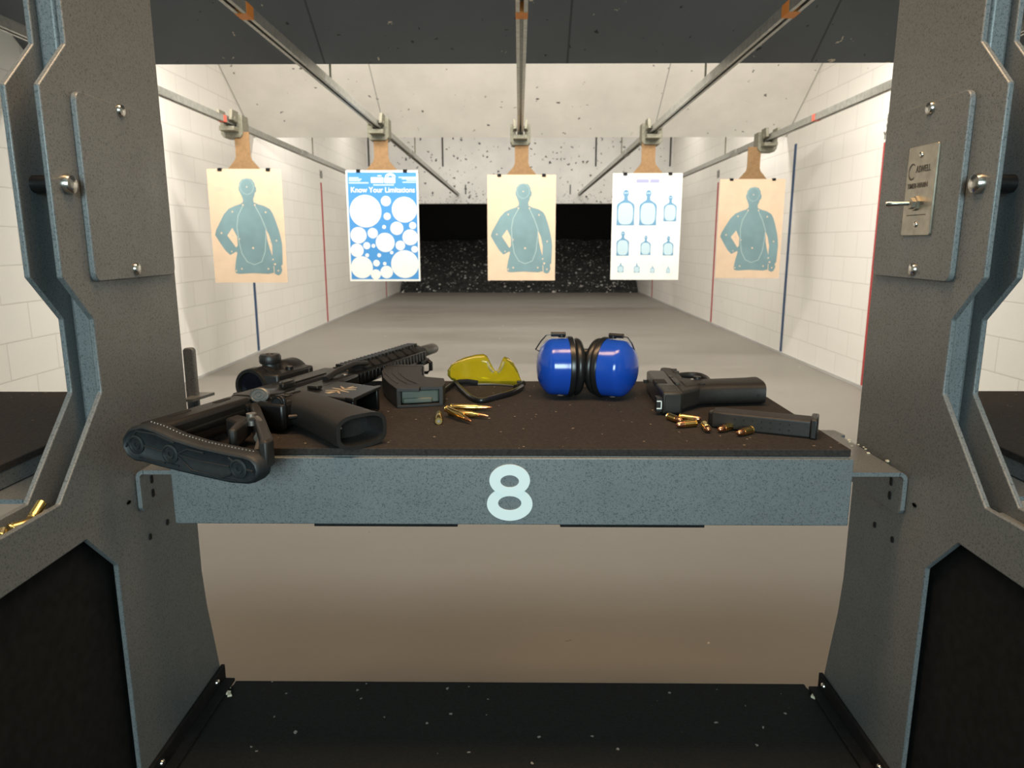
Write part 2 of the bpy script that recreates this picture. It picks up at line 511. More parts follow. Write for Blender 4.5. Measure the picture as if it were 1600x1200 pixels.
def divider(sx, X, b, label):
    t = thing('stall_divider', label, 'stall divider', (sx * (abs(X) + .02), .86, .36), 0, 'dividers between the firing stalls')
    A0, A1 = abs(X), abs(X) + .006
    B0, B1 = abs(X) + .033, abs(X) + .039
    def pris(poly, a, c, m): return m.prism(poly, min(sx * a, sx * c), max(sx * a, sx * c), 'x')
    out = divider_outline(b)
    obj('side_panel', pris(out, A0, A1, MB()), 'hammer', t, .0012, world=True)
    obj('side_panel', pris(out, B0, B1, MB()), 'hammer', t, .0012, world=True)
    obj('spacer_post', pris([(.787, .765), (.787, 1.64), (b - .012, 1.64), (b - .012, .765)], A1 + .006, B0, MB()), 'hammer', t, .004, world=True)
    web = [(.30, .745), (.30, .757), (.70, .757), (.70, .745)]
    obj('spacer_ledge', pris(web, A1, B0, MB()), 'hammer', t, world=True)
    obj('infill_panel', pris([(.26, .362), (.26, .74), (.72, .74), (.79, .68), (.79, .362)], A1 + .006, B0 - .006, MB()), 'infill', t, world=True)
    obj('back_channel', pris([(b - .012, .362), (b - .012, .75), (b - .03, .75), (b - .03, .362)], A1, B0, MB()), 'hammer', t, world=True)
    # cover plate with two screws
    z0, z1 = .987, 1.182
    pc = rrect(b - .012 - .774, z1 - z0, .010, (b - .012 + .774) / 2, (z0 + z1) / 2)
    cp = obj('cover_plate', pris(pc, A0 - .0065, A0, MB()), 'hammer', t, .0012, world=True)
    ys = .858 if sx < 0 else .846
    for z in (1.176 - (0 if sx < 0 else .001), .998):
        obj('screw', screw_head(MB(), (sx * (A0 - .0065), ys, z), (-sx, 0, 0), .0072, .0045), 'chrome', cp, world=True)
    # dome head bolt that ties both panels, and its spacer barrel
    obj('bolt', screw_head(MB(), (sx * A0, .7525, 1.087), (-sx, 0, 0), .0105, .009), 'chrome', t, world=True)
    obj('bolt_barrel', MB().cyl((sx * A1, .7525, 1.087), (sx * B0, .7525, 1.087), .009), 'anod', t, world=True)
    # unused bolt holes below the shelf
    hp = [(.884, .668, .004, .008), (.839, .667, .004, .008), (.80, .727, .005, .005)]
    for y, z, w, h in hp:
        obj('bolt_hole', pris(rrect(w * 1.6, h, w * .75, y, z, 4), A0 - .0008, A0 + .002, MB()), 'dark', t, world=True)
    # black foot angle with screws
    fa = MB(); pris([(.30, .361), (.30, .386), (b + .035, .386), (b + .035, .361)], A0 - .006, A0, fa)
    pris([(.30, .361), (.30, .366), (b + .03, .366), (b + .03, .361)], A0 - .022, A0 - .006, fa)
    f = obj('foot_angle', fa, 'infill', t, .001, world=True)
    for y in (.97, .80, .55):
        obj('screw', screw_head(MB(), (sx * (A0 - .006), y, .376), (-sx, 0, 0), .005, .004), 'chrome', f, world=True)
    return t

XL, XR = -.4615, .464
dl = divider(-1, XL, .968, 'grey hammertone stall divider on the left, behind the rifle stock')
dr = divider(1, XR, .955, 'grey hammertone stall divider on the right, carrying the toggle switch')
# rear upright with tab behind the left divider
rb = MB().prism(rrect(.016, .21, .005, -.490, .77), 1.045, 1.055, 'y')
obj('rear_flange', rb, 'hammer', dl, .0015, world=True)
obj('rear_tab', MB().prism([(-.492, 1.02), (-.492, 1.07), (-.466, 1.07), (-.478, 1.02)], .799, .803), 'hammer', dl, world=True)
# switch plate on the right divider
pc = rrect(.060, .100, .003, .8475, 1.0865, 3)
fx = XR - .0065
sp = obj('switch_plate', MB().prism(pc, fx - .0025, fx, 'x'), 'alu', dr, .0006, world=True)
for z in (1.126, 1.049):
    obj('screw', screw_head(MB(), (fx - .0025, .850 if z > 1.1 else .847, z), (-1, 0, 0), .0034, .002), 'chrome', sp, world=True)
tg = MB().lathe([(0, 0), (.0085, 0), (.0085, .003), (.0065, .0035), (.0065, .008), (.0045, .0085), (0, .0085)], (fx - .0025, .850, 1.0725), (-1, 0, 0), 6)
tgo = obj('toggle_nut', tg, 'alu', sp, world=True)
tv = MB().lathe([(0, 0), (.0021, 0), (.0028, .017), (.0034, .021), (.0028, .024), (0, .0255)], (fx - .010, .8505, 1.0725), (-1, .55, 0), 14)
obj('toggle_lever', tv, 'chrome', sp, world=True)
def plate_text(body, y, z, w, h, bold=.0):
    mb = text_mb(body, .02, bold, .0002, width=w, height=h)
    xf(mb, lambda x, yy, zz: (fx - .0027 + yy, y - x, z + zz))
    return mb
mb = plate_text('ASWELL', .843, 1.1105, .030, .0075, .0003)
arc = []
for i in range(15):
    a = R(55 + 250 * i / 14); arc.append((.8655 - .0075 * math.cos(a), 1.1085 + .0085 * math.sin(a)))
for i in range(14):
    (ya, za), (yb, zb) = arc[i], arc[i + 1]
    w = .0010 + .0022 * math.sin(math.pi * i / 14)
    mb.prism([(ya, za - w / 2), (yb, zb - w / 2), (yb, zb + w / 2), (ya, za + w / 2)], fx - .0029, fx - .0024, 'x')
mb2 = plate_text('TIMER-WARN', .852, 1.0925, .042, .0058, .0004)
mb.add(mb2.v, mb2.f)
mb2 = plate_text('ON', .838, 1.0725, .007, .004, .0002); mb.add(mb2.v, mb2.f)
obj('engraving', mb, 'engrave', sp, world=True)
obj('engraved_line', MB().box(fx - .0028, fx - .0024, .829, .868, 1.0590, 1.0600), 'engrave', sp, world=True)

# ------------------------------------------------------------------ shelf with the lane number
def shelf(x0, x1, y0, y1, label, number=None):
    cx = (x0 + x1) / 2
    t = thing('shooting_shelf', label, 'shelf', (cx, (y0 + y1) / 2, .68), 0, 'shelves across the stalls')
    xl, xr = (XL + .001, XR - .001) if number else (x0 - .05, x1 + .05)
    fp = obj('front_plate', MB().box(x0 - .001, x1 + .001, y0 - .007, y0 - .001, .6975, .7805), 'hammer', t, .0012, world=True)
    obj('rubber_top', MB().box(x0, x1, y0, y1, .781, .79), 'mat', t, .0012, world=True)
    obj('shelf_board', MB().box(x0 + .002, x1 - .002, y0, y1 - .003, .762, .781), 'hammer', t, world=True)
    for xa in (-.235, .06):
        obj('lower_lip', MB().box(cx + xa, cx + xa + .172, y0 - .006, y0 + .02, .6945, .6975), 'infill', t, world=True)
    for sx, xo, xi in ((-1, xl, x0), (1, xr, x1)):
        b = MB()
        inner = xi - sx * .03
        yf, yb = y0 + .004, y0 + .20
        xlo, xhi = sorted((inner, xo))
        poly = [(inner, yf), (xo - sx * .0095, yf), (xo - sx * .0095, yb - .032), (xo - sx * .0005, yb - .028), (xo - sx * .004, yb), (inner, yb)]
        b.prism(poly, .7555, .7605)
        # rounded outer corner then a short downward flange
        prof = []
        for i in range(7):
            a = R(90 * i / 6); prof.append((xo - sx * .010 + sx * .010 * math.sin(a), .7505 + .010 * math.cos(a)))
        for i in range(7):
            a = R(90 - 90 * i / 6); prof.append((xo - sx * .010 + sx * .005 * math.sin(a), .7505 + .005 * math.cos(a)))
        b.prism(prof, yf, yb - .04, 'y')
        fl = [(yf, .7505), (yf, .713), (yf + .003, .7085), (yf + .008, .706), (yb - .065, .706), (yb - .04, .7505)]
        b.prism(fl, *sorted((xo, xo - sx * .005)), 'x')
        bk = obj('shelf_bracket', b, 'hammer', t, world=True, angle=30)
        for hy, hz in ((y0 + .0305, .7405), (y0 + .0305, .7225), (y0 + .068, .7405)):
            obj('bracket_slot', MB().prism(rrect(.0062, .0105, .0028, hy, hz, 4), *sorted((xo - sx * .0056, xo - sx * .0048)), 'x'), 'dark', bk, world=True)
    if number:
        n8 = MB()
        def ring(cz, rx, rz, ix, iz, icz, dy=0):
            k = 48
            o = [(math.cos(2 * math.pi * i / k), math.sin(2 * math.pi * i / k)) for i in range(k)]
            ya, yb = y0 - .0078 + dy, y0 - .0069 + dy
            vs = [(NX + rx * c, ya, cz + rz * s) for c, s in o] + [(NX + ix * c, ya, icz + iz * s) for c, s in o]
            vs += [(x, yb, z) for x, _, z in vs]
            f = []
            for i in range(k):
                j = (i + 1) % k
                f += [(i, j, k + j, k + i), (2 * k + i, 3 * k + i, 3 * k + j, 2 * k + j), (i, 2 * k + i, 2 * k + j, j), (k + i, k + j, 3 * k + j, 3 * k + i)]
            n8.add(vs, f)
        NX = -.0105
        ring(.7535, .0240, .0195, .0109, .0075, .7524, -.0003)
        ring(.7240, .0271, .0210, .0138, .0088, .7251)
        obj('lane_number', n8, 'white', fp, world=True)
    return t
shelf(-.411, .391, .8145, 1.232, 'grey steel shelf with black rubber top and a white figure 8', '8')
shelf(-1.36, -.568, .715, 1.135, 'empty neighbouring shelf seen past the left divider')
shelf(.574, 1.36, .735, 1.155, 'empty neighbouring shelf seen past the right divider')

# ------------------------------------------------------------------ overhead rails, carriers, targets
def rail_z(y): return 1.84 - (y - 2.6) * .0075
lanes = [(-1.955, 5.12, 'leftmost overhead rail, ending beside the left block wall'),
         (-.985, 5.28, 'overhead rail above the blue circle target'),
         (.008, 5.52, 'middle overhead rail running straight down the range'),
         (.965, 5.50, 'overhead rail above the white multi-silhouette target'),
         (1.94, 5.90, 'rightmost overhead rail, ending beside the right block wall')]
for x, yc, lab in lanes:
    t = thing('overhead_rail', 'galvanised ' + lab, 'rail', (x, 2.6, rail_z(2.6)), (-math.atan(.0075), 0, 0), 'target rails under the ceiling')
    h = .020; w = .021
    prof = [(-w, -h), (-.007, -h), (-.007, -h + .004), (-w + .004, -h + .004), (-w + .004, h - .004), (w - .004, h - .004), (w - .004, -h + .004), (.007, -h + .004), (.007, -h), (w, -h), (w, h), (-w, h)]
    obj('channel', MB().prism(prof, -2.9, 9.3, 'y'), 'galv', t)
    tape = 'orange' if abs(x) < 1.5 else 'redtape'
    bands = [(.13, .20, 'orange')] if abs(x) < 1.5 else [(2.32, 2.37, 'redtape')]
    for a, b, mt in bands:
        obj('tape_band', MB().box(-w - .001, w + .001, a, b, -h - .001, h + .001), mt, t)
    obj('coupling_sleeve', MB().box(-w - .003, w + .003, 4.05, 4.25, -h - .001, h + .003), 'galv', t, .001)
    for y in (1.37, 4.47):
        obj('hanger_rod', MB().cyl((0, y, h), (0, y + .01, 1.32), .006, n=10), 'galv_dull', t)

def carrier(x, y, yaw, top, label, dx=0):
    zr = rail_z(y)
    t = thing('target_carrier', label, 'target carrier', (x, y, zr), yaw, 'carriers on the overhead rails')
    b = MB()
    b.prism([(-.074, -.075), (-.056, -.098), (.056, -.098), (.074, -.075), (.074, .050), (.034, .050), (.034, -.026), (-.034, -.026), (-.034, .050), (-.074, .050)], -.006, .12, 'y')
    obj('housing', b, 'galv_dull', t, .003)
    c = MB()
    for s in (-1, 1):
        c.prism([(s * .026, .0), (s * .048, .0), (s * .054, .066), (s * .034, .066)], -.12, -.006, 'y')
        c.cyl((s * .024, -.06, .01), (s * .055, -.06, .01), .020, n=16)
    c.box(-.050, .050, -.10, -.006, -.064, -.036)
    obj('roller_bracket', c, 'galv_dull', t, .002)
    pin = MB().cyl((0, -.02, -.03), (0, -.006, -.03), .012, n=14); pin.box(-.02, .02, -.014, -.008, -.052, -.045)
    obj('clamp_screw', pin, 'anod', t)
    # kraft board with a narrow neck; the sheet is clipped to it
    zt = top - zr
    bd = [(-.050, -.06), (.050, -.06), (.050, zt + .085), (.058, zt + .06), (.10, zt + .012), (.115, zt - .004), (.225, zt - .02), (.225, zt - .72), (-.225, zt - .72), (-.225, zt - .02), (-.115, zt - .004), (-.10, zt + .012), (-.058, zt + .06), (-.050, zt + .085)]
    bd = [(a + dx, b) for a, b in bd]
    obj('hanging_board', MB().prism(bd, .006, .012, 'y'), 'kraft', t)
    for s in (-1, 1):
        obj('binder_clip', MB().box(dx + s * .165 - .014, dx + s * .165 + .014, -.006, .018, zt - .014, zt + .006), 'infill', t, .002)
    return t

SW, SH = .51, .775
def sheet(name, label, x, y, yaw, top, paper):
    t = thing(name, label, 'paper target', (x, y, top), yaw, 'paper targets hanging downrange')
    s = obj('sheet', MB().box(-SW / 2, SW / 2, .002, .0045, -SH, 0), paper, t)
    return t, s

SIL = [(350, 543), (378, 550), (392, 572), (394, 590), (400, 598), (398, 620), (390, 628), (386, 645), (378, 662), (380, 680), (405, 692), (440, 702), (470, 720), (485, 745), (500, 790), (515, 845), (524, 890), (528, 930), (524, 1040), (515, 1050), (520, 1075), (510, 1098), (495, 1106), (480, 1098), (470, 1090), (440, 1097), (350, 1092), (270, 1097), (250, 1092), (246, 1075), (255, 1020), (266, 975), (262, 965), (225, 985), (200, 960), (175, 920), (146, 868), (155, 840), (180, 795), (205, 750), (235, 718), (270, 702), (305, 690), (320, 678), (320, 660), (312, 640), (306, 625), (300, 612), (300, 595), (304, 590), (306, 570), (322, 550)]
def S(p): return ((p[0] - 337) * .00121, (492 - p[1]) * .00118)
def silhouette_target(label, x, y, yaw, top):
    t, s = sheet('silhouette_target', label, x, y, yaw, top, 'manila')
    sil = MB().prism([S(p) for p in SIL], .0012, .002, 'y')
    obj('printed_silhouette', sil, 'teal_ink', s)
    g = MB()
    g.prism([S(p) for p in [(248, 828), (272, 878), (272, 930), (262, 942), (216, 872)]], .0006, .0012, 'y')
    g.prism([S(p) for p in [(440, 835), (456, 870), (470, 930), (468, 992), (456, 950), (445, 900)]], .0006, .0012, 'y')
    g.prism([S(p) for p in [(470, 1052), (474, 1052), (475, 1096), (471, 1096)]], .0006, .0012, 'y')
    for px, pz, r in [(347, 594, 4), (318, 696, 5), (386, 696, 5), (255, 735, 5), (445, 738, 5), (184, 858, 5), (285, 892, 4), (497, 902, 5), (360, 945, 6), (286, 1067, 5), (254, 1078, 5), (440, 1067, 5), (470, 1012, 5), (480, 1040, 6), (497, 1078, 5), (235, 965, 4)]:
        c = S((px, pz)); g.disc(c[0], c[1], r * .00118, .0006, .0012, 10)
    obj('printed_gaps', g, 'manila', s)
    ln = MB()
    oval = [(318, 700), (285, 760), (275, 820), (280, 900), (292, 975), (320, 1025), (360, 1043), (405, 1025), (428, 965), (436, 890), (440, 830), (415, 760), (386, 700)]
    ln.ribbon([S(p) for p in oval], .004, .0007, .0012)
    ring = [S((347 + 38 * math.cos(R(a)), 592 + 44 * math.sin(R(a)))) for a in range(0, 360, 20)]
    ln.ribbon(ring, .002, .0007, .0012, True)
    obj('printed_outline', ln, 'line_ink', s)
    tx = MB()
    for k, (a, b, z) in enumerate([(165, 220, 594), (168, 216, 603), (172, 222, 612), (460, 494, 598), (462, 496, 607), (458, 494, 616), (466, 490, 630)]):
        p, q = S((a, z)), S((b, z + 2.5)); tx.box(p[0], q[0], .0012, .002, q[1], p[1])
    obj('printed_fine_print', tx, 'grey_ink', s)
    for px, pz in [(245, 872), (462, 910)]:
        c = S((px, pz)); tx2 = MB().disc(c[0], c[1], .006, .0002, .0006, 12)
        obj('printed_score_mark', tx2, 'grey_ink', s)
    return t

# where each sheet hangs (x, y, top edge)
T = [(-1.893, 5.10, 1.518), (-.97, 5.24, 1.521), (.018, 5.50, 1.513), (.945, 5.47, 1.520), (1.845, 5.88, 1.512)]
yaws = [R(1.5), R(1), R(0), R(-1), R(-2)]
cl = ['target carrier on the leftmost rail, holding a tan silhouette sheet', 'target carrier holding the blue circle sheet', 'target carrier on the middle rail, holding a tan silhouette sheet',
      'target carrier holding the white sheet of many figures', 'target carrier on the rightmost rail, holding a tan silhouette sheet']
for (x, yc, _), (sx, sy, top), yw, lab in zip(lanes, T, yaws, cl):
    carrier(x, sy, yw, top, lab, sx - x)
silhouette_target('tan sheet with blue torso silhouette hanging leftmost, beside the left wall', T[0][0] , T[0][1] , yaws[0], T[0][2])
silhouette_target('tan sheet with blue torso silhouette on the middle rail, straight ahead', T[2][0], T[2][1], yaws[2], T[2][2])
silhouette_target('tan sheet with blue torso silhouette hanging rightmost, beside the right wall', T[4][0], T[4][1], yaws[4], T[4][2])

# blue sheet of white circles
t, s = sheet('circle_target', 'bright blue sheet of white circles headed Know Your Limitations', *T[1][:2], yaws[1], T[1][2], 'white_paper')
def Q(cx, cy):
    k = (cy - 463) / 697; l = 85 + 45 * k; r = 540 + 30 * k
    return ((cx - l) / (r - l) - .5) * SW, -((cy - (468 - 10 * (cx - l) / (r - l))) / 697) * SH
obj('printed_blue_field', MB().box(-SW / 2 + .012, SW / 2 - .012, .0012, .002, -SH + .014, -.014), 'blue_ink', s)
cm = MB()
for cx, cy, r in [(217, 718, 100), (343, 652, 31), (460, 703, 79), (353, 747, 22), (335, 814, 12), (415, 821, 41), (514, 801, 22), (176, 870, 51), (265, 855, 32), (344, 912, 60), (500, 876, 49), (229, 935, 22), (271, 935, 12), (439, 929, 30), (529, 951, 21), (169, 966, 42), (386, 975, 11), (233, 996, 12), (308, 994, 12), (470, 1048, 88), (202, 1074, 70), (292, 1045, 21), (344, 1047, 11), (357, 1101, 40), (290, 1118, 32)]:
    x, z = Q(cx, cy); cm.disc(x, z, r * .001125, .0006, .0012, 36)
obj('printed_circles', cm, 'white_paper', s)
x, z = Q(323, 583)
obj('printed_title', xf(text_mb('Know Your Limitations', .05, .0007, .0003, width=.452, height=.037), lambda a, b, c: (a + x, .0008 + b, c + z)), 'white_paper', s)
lg = MB()
for a, b in ((246, 326), (330, 400)):
    p, q = Q(a, 508), Q(b, 540)
    lg.prism(rrect(q[0] - p[0], p[1] - q[1], .004, (p[0] + q[0]) / 2, (p[1] + q[1]) / 2), .0006, .0012, 'y')
c0 = Q(368, 505)
for rr in (.034, .020):
    lg.ribbon([(c0[0] + rr * math.cos(R(a)), c0[1] + rr * .75 * math.sin(R(a))) for a in range(0, 181, 15)], .006, .0006, .0012)
p = Q(300, 497); lg.box(p[0] - .014, p[0] + .014, .0006, .0012, p[1] - .003, p[1] + .003)
obj('printed_emblem', lg, 'white_paper', s)
fp = MB()
for a, b, c in [(108, 170, 510), (108, 188, 519), (108, 180, 528), (108, 232, 541), (420, 530, 500), (440, 530, 509), (470, 530, 518), (445, 530, 530), (262, 392, 550)]:
    p, q = Q(a, c), Q(b, c + 5); fp.box(p[0], q[0], .0008, .0012, min(p[1], q[1]), max(p[1], q[1]))
obj('printed_fine_print', fp, 'pale_ink', s)

# white sheet of small figures
t, s = sheet('multi_figure_target', 'white sheet of small blue bottle-shaped figures in three rows', *T[3][:2], yaws[3], T[3][2], 'white_paper')
def Q4(cx, cy):
    k = (cy - 485) / 652; l = 108 - 28 * k; r = 548 - 35 * k
    return ((cx - l) / (r - l) - .5) * SW, -((cy - 485) / 652) * SH
dk, lt, md = MB(), MB(), MB()
def figure(cx, base, top, w, big=True):
    x, zb = Q4(cx, base); _, zt = Q4(cx, top); w *= .00116; h = zt - zb
    hr = .16 * w
    if not big: hr = .09 * w
    n = []
    for a in range(-60, 241, 15):
        n.append((x + hr * math.cos(R(a)), zt - hr * 1.25 + hr * 1.25 * math.sin(R(a))))
    nk = .10 * w
    sh = zt - h * .34
    body = [(x + nk, zt - h * .22), (x + nk * 1.4, zt - h * .26)] if False else []
    left = [(x - nk, zt - hr * 2.3), (x - nk * 1.1, sh + h * .06), (x - w * .30, sh), (x - w * .46, sh - h * .06), (x - w * .5, sh - h * .14), (x - w * .48, zb + h * .2), (x - w * .5, zb)]
    right = [(2 * x - a, b) for a, b in reversed(left)]
    dk.prism(n + left + right, .0012, .002, 'y')
    e = []
    zc = (sh + zb) / 2 - h * .0; rz = (sh - zb) * .46; rx = w * .42
    for a in range(0, 360, 10):
        c, q = math.cos(R(a)), math.sin(R(a))
        e.append((x + rx * math.copysign(abs(c) ** .65, c), zc + rz * math.copysign(abs(q) ** .65, q)))
    lt.prism(e, .0006, .0012, 'y')
    if big:
        lt.disc(x - hr * .38, zt - hr * 1.1, hr * .28, .0006, .0012, 12); lt.disc(x + hr * .38, zt - hr * 1.1, hr * .28, .0006, .0012, 12)
    p = (x - w * .3, zb - .012); md.box(p[0], p[0] + w * .6, .0014, .002, p[1], p[1] + .004)
for a in [(180, 800, 583, 115), (322, 800, 585, 112), (463, 775, 617, 84), (160, 987, 835, 82), (306, 982, 862, 66), (449, 985, 865, 68)]: figure(*a)
for a in [(146, 1090, 1030, 40), (249, 1092, 1033, 38), (349, 1092, 1048, 28), (449, 1094, 1050, 24)]: figure(*a, big=False)
obj('printed_figures', dk, 'mid_ink', s); obj('printed_zones', lt, 'pale_ink', s); obj('printed_captions', md, 'pale_ink', s)
lg = MB()
for a, b in ((255, 334), (342, 400)):
    p, q = Q4(a, 520), Q4(b, 543); lg.box(p[0], q[0], .0012, .002, q[1], p[1])
c0 = Q4(373, 518)
for rr in (.033, .018):
    lg.ribbon([(c0[0] + rr * math.cos(R(a)), c0[1] + rr * .8 * math.sin(R(a))) for a in range(0, 181, 15)], .004, .0012, .002)
for a, b, c in [(118, 235, 492), (118, 205, 501), (118, 220, 510), (118, 160, 519), (120, 165, 529)]:
    p, q = Q4(a, c), Q4(b, c + 2); lg.box(p[0], q[0], .0012, .002, q[1] - .001, p[1])
obj('printed_emblem', lg, 'violet_ink', s)

# ------------------------------------------------------------------ rifle (local x: towards the grip, y: towards the muzzle, z: up)
g = thing('rifle', 'black carbine lying on its side, rubber butt over the shelf edge', 'rifle', (-.405, .755, .79), -math.atan2(.308, .951))
ZS = .76
def gp(name, mb, mat, par=None, bevel=.002, seg=2, angle=35):
    return obj(name, xf(mb, lambda x, y, z: (x, y, z * ZS)), mat, par or g, bevel, seg, angle=angle)
upper = gp('upper_receiver', MB().prism([(-.028, .160), (-.028, .385), (.020, .385), (.020, .160)], .008, .056), 'anod', bevel=.007, seg=3)
gp('port_cover', MB().box(-.012, .010, .255, .335, .055, .0585), 'anod', upper, .001)
gp('case_deflector', MB().prism([(.004, .225), (.018, .215), (.018, .245), (.004, .250)], .052, .066), 'anod', upper, .003)
fa = MB().cyl((.010, .215, .046), (.0235, .160, .060), .011, n=24)
fao = gp('forward_assist', fa, 'anod', upper, .001)
d = Vector((.0135, -.055, .014)).normalized(); pc = Vector((.0235, .160, .060))
gp('assist_button', MB().lathe([(0, -.002), (.0125, -.002), (.0125, .003), (.0105, .0042), (.0098, .0034), (.0078, .0034), (.0072, .0042), (.0055, .0042), (.005, .0034), (.003, .0034), (.0025, .0042), (0, .0042)], pc, d, 28), 'ring', fao, 0)
ch = MB().box(-.030, -.016, .140, .175, .018, .044); ch.box(-.034, -.010, .137, .146, .012, .050)
gp('charging_handle', ch, 'anod')
low = MB().prism([(.018, .160), (.018, .365), (.048, .365), (.052, .30), (.055, .215), (.068, .205), (.068, .145), (.030, .145)], .010, .052)
lower = gp('lower_receiver', low, 'anod', bevel=.004)
for u, v_ in ((.175, .030), (.35, .032)):
    gp('takedown_pin', MB().cyl((v_, u, .050), (v_, u, .0535), .0045, n=16), 'worn', lower, .0005)
gp('bolt_catch', MB().box(.040, .058, .238, .250, .052, .058), 'anod', lower, .0015)
sel = MB().cyl((.045, .185, .05), (.045, .185, .057), .008, n=18); sel.box(.041, .049, .185, .212, .053, .058)
gp('selector', sel, 'anod', lower, .001)
# magazine well: four walls around an open mouth
mw = MB()
P4 = [(.045, .210), (.045, .305), (.126, .287), (.134, .203)]
mw.prism(P4, .046, .0515); mw.prism(P4, .006, .011)
mw.prism([(.045, .297), (.045, .305), (.126, .287), (.126, .280)], .009, .049)
mw.prism([(.045, .210), (.045, .218), (.134, .212), (.134, .203)], .009, .049)
mwo = gp('magazine_well', mw, 'anod', bevel=.0018)
gp('well_lip', MB().prism([(.121, .203), (.121, .290), (.1275, .289), (.1355, .201)], .0465, .0530), 'anod', mwo, .001)
sx = MB()
cx, cy = .088, .248
def tz(p, q, w0, w1):
    p, q = Vector(p), Vector(q); n = Vector((-(q - p).y, (q - p).x)).normalized()
    sx.prism([tuple(p + n * w0), tuple(p - n * w0), tuple(q - n * w1), tuple(q + n * w1)], .0515, .0521)
tz((cx - .004, cy - .026), (cx + .004, cy + .026), .0025, .0018)
for k, a in ((-.6, 55), (-.2, 25), (.2, -20), (.6, -50)):
    for sgn in (-1, 1):
        o = Vector((cx, cy + k * .014)); e = o + Vector((sgn * .020 * math.cos(R(a)), -.020 * math.sin(R(a)) * .8))
        tz(o, e, .0022, .0008)
gp('maker_emblem', sx, 'logo', mwo, 0)
tgp = MB().tube([(.066, .214, .03), (.090, .208, .03), (.098, .190, .03), (.090, .165, .03), (.072, .150, .03)], .004, 8)
gp('trigger_guard', tgp, 'anod', bevel=0)
gp('trigger', MB().tube([(.064, .186, .03), (.076, .180, .03), (.086, .186, .03)], .0035, 8), 'anod', bevel=0)
# pistol grip, hollow at its end
def rr3(c, dirx, hy, hz, n=28, ex=.62):
    c = Vector(c); ax = Vector(dirx).normalized(); side = Vector((-ax.y, ax.x, 0)); out = []
    for i in range(n):
        a = 2 * math.pi * i / n; cc, ss = math.cos(a), math.sin(a)
        out.append(c + side * (hy * math.copysign(abs(cc) ** ex, cc)) + Vector((0, 0, hz * math.copysign(abs(ss) ** ex, ss))))
    return out
secs = [((.036, .205, .0235), (1, -.25, 0), .036, .0185), ((.060, .197, .0235), (1, -.40, 0), .031, .0190), ((.088, .183, .0230), (1, -.52, 0), .028, .0200), ((.120, .165, .0225), (1, -.56, 0), .028, .0205),
        ((.152, .147, .0220), (1, -.56, 0), .030, .0205), ((.178, .132, .0215), (1, -.55, 0), .033, .0205), ((.192, .1245, .0215), (1, -.55, 0), .034, .0208)]
ZS = 1.0
rings = [rr3(*q) for q in secs]
rings.append(rr3((.192, .1245, .0215), (1, -.55, 0), .029, .0165)); rings.append(rr3((.165, .1395, .0215), (1, -.55, 0), .025, .014))
grip = gp('pistol_grip', MB().loft(rings), 'poly_dull', bevel=0, angle=50)
sr = MB()
for i in range(15):
    k = i / 14; c = Vector((.088 + .088 * k, .154 - .050 * k, .0285))
    sr.lathe([(0, -.0012), (.0015, -.0006), (.0017, 0), (.001, .0012), (0, .0016)], c, (-.4, -.9, .5), 8)
gp('grip_stipple_glints', sr, 'worn', grip, 0)  # stipple bumps; the bright metal colour stands in for highlights on them
ZS = .80
# end plate with sling loops
ep = MB().prism(rrect(.021, .058, .0095, .058, .0335, 6), .1485, .1535, 'y')
ep.box(.020, .060, .149, .153, .024, .044)
epo = gp('sling_plate', ep, 'anod', bevel=.0012)
for z in (.0505, .0165):
    gp('plate_rim', MB().tube([(.058 + .0070 * math.cos(R(a)), .1480, z + .0085 * math.sin(R(a))) for a in range(0, 360, 20)], .0014, 8, True), 'anod', epo, 0)
    gp('plate_eye', MB().prism(rrect(.0125, .0155, .006, .058, z, 6), .1478, .1486, 'y'), 'dark', epo, 0)
gp('plate_rim', MB().tube([(.058 + .0050 * math.cos(R(a)), .1480, .0335 + .0055 * math.sin(R(a))) for a in range(0, 360, 30)], .0011, 8, True), 'anod', epo, 0)
gp('castle_nut', MB().lathe([(.018, 0), (.021, 0), (.021, .012), (.018, .012)], (0, .140, .032), (0, 1, 0), 24), 'anod', bevel=0)
gp('buffer_tube', MB().cyl((0, .01, .032), (0, .165, .032), .0165, n=28), 'anod', bevel=.001)
# skeleton stock
st = MB().prism([(-.021, .004), (-.021, .150), (-.016, .162), (.010, .162), (.015, .150), (.016, .004)], .010, .054)
stock = gp('stock', st, 'poly', bevel=.006, seg=3)
for a, b in ((.040, .072), (.112, .140)):
    gp('sling_slot', MB().prism(rrect(.0085, b - a, .0035, -.0085, (a + b) / 2, 4), .0530, .0545), 'dark', stock, 0)
gp('stock_strut', MB().prism([(.010, .164), (.021, .164), (.030, .150), (.147, .020), (.150, .004), (.140, .004), (.135, .014), (.018, .146)], .008, .046), 'poly_dull', stock, .003)
lv = MB().prism([(.026, .112), (.052, .104), (.062, .080), (.074, .050), (.066, .046), (.050, .078), (.026, .090)], .012, .040)
gp('release_lever', lv, 'poly_dull', stock, .003)
ln = MB().tube([(.060, .095, .040), (.075, .086, .046), (.092, .074, .042), (.108, .048, .030), (.120, .026, .022)], .0035, 8)
ln.cyl((.058, .098, .03), (.058, .098, .048), .006, n=14); ln.cyl((.090, .076, .028), (.098, .062, .026), .008, n=14)
gp('release_linkage', ln, 'worn', stock, 0)
ZS = 1.0
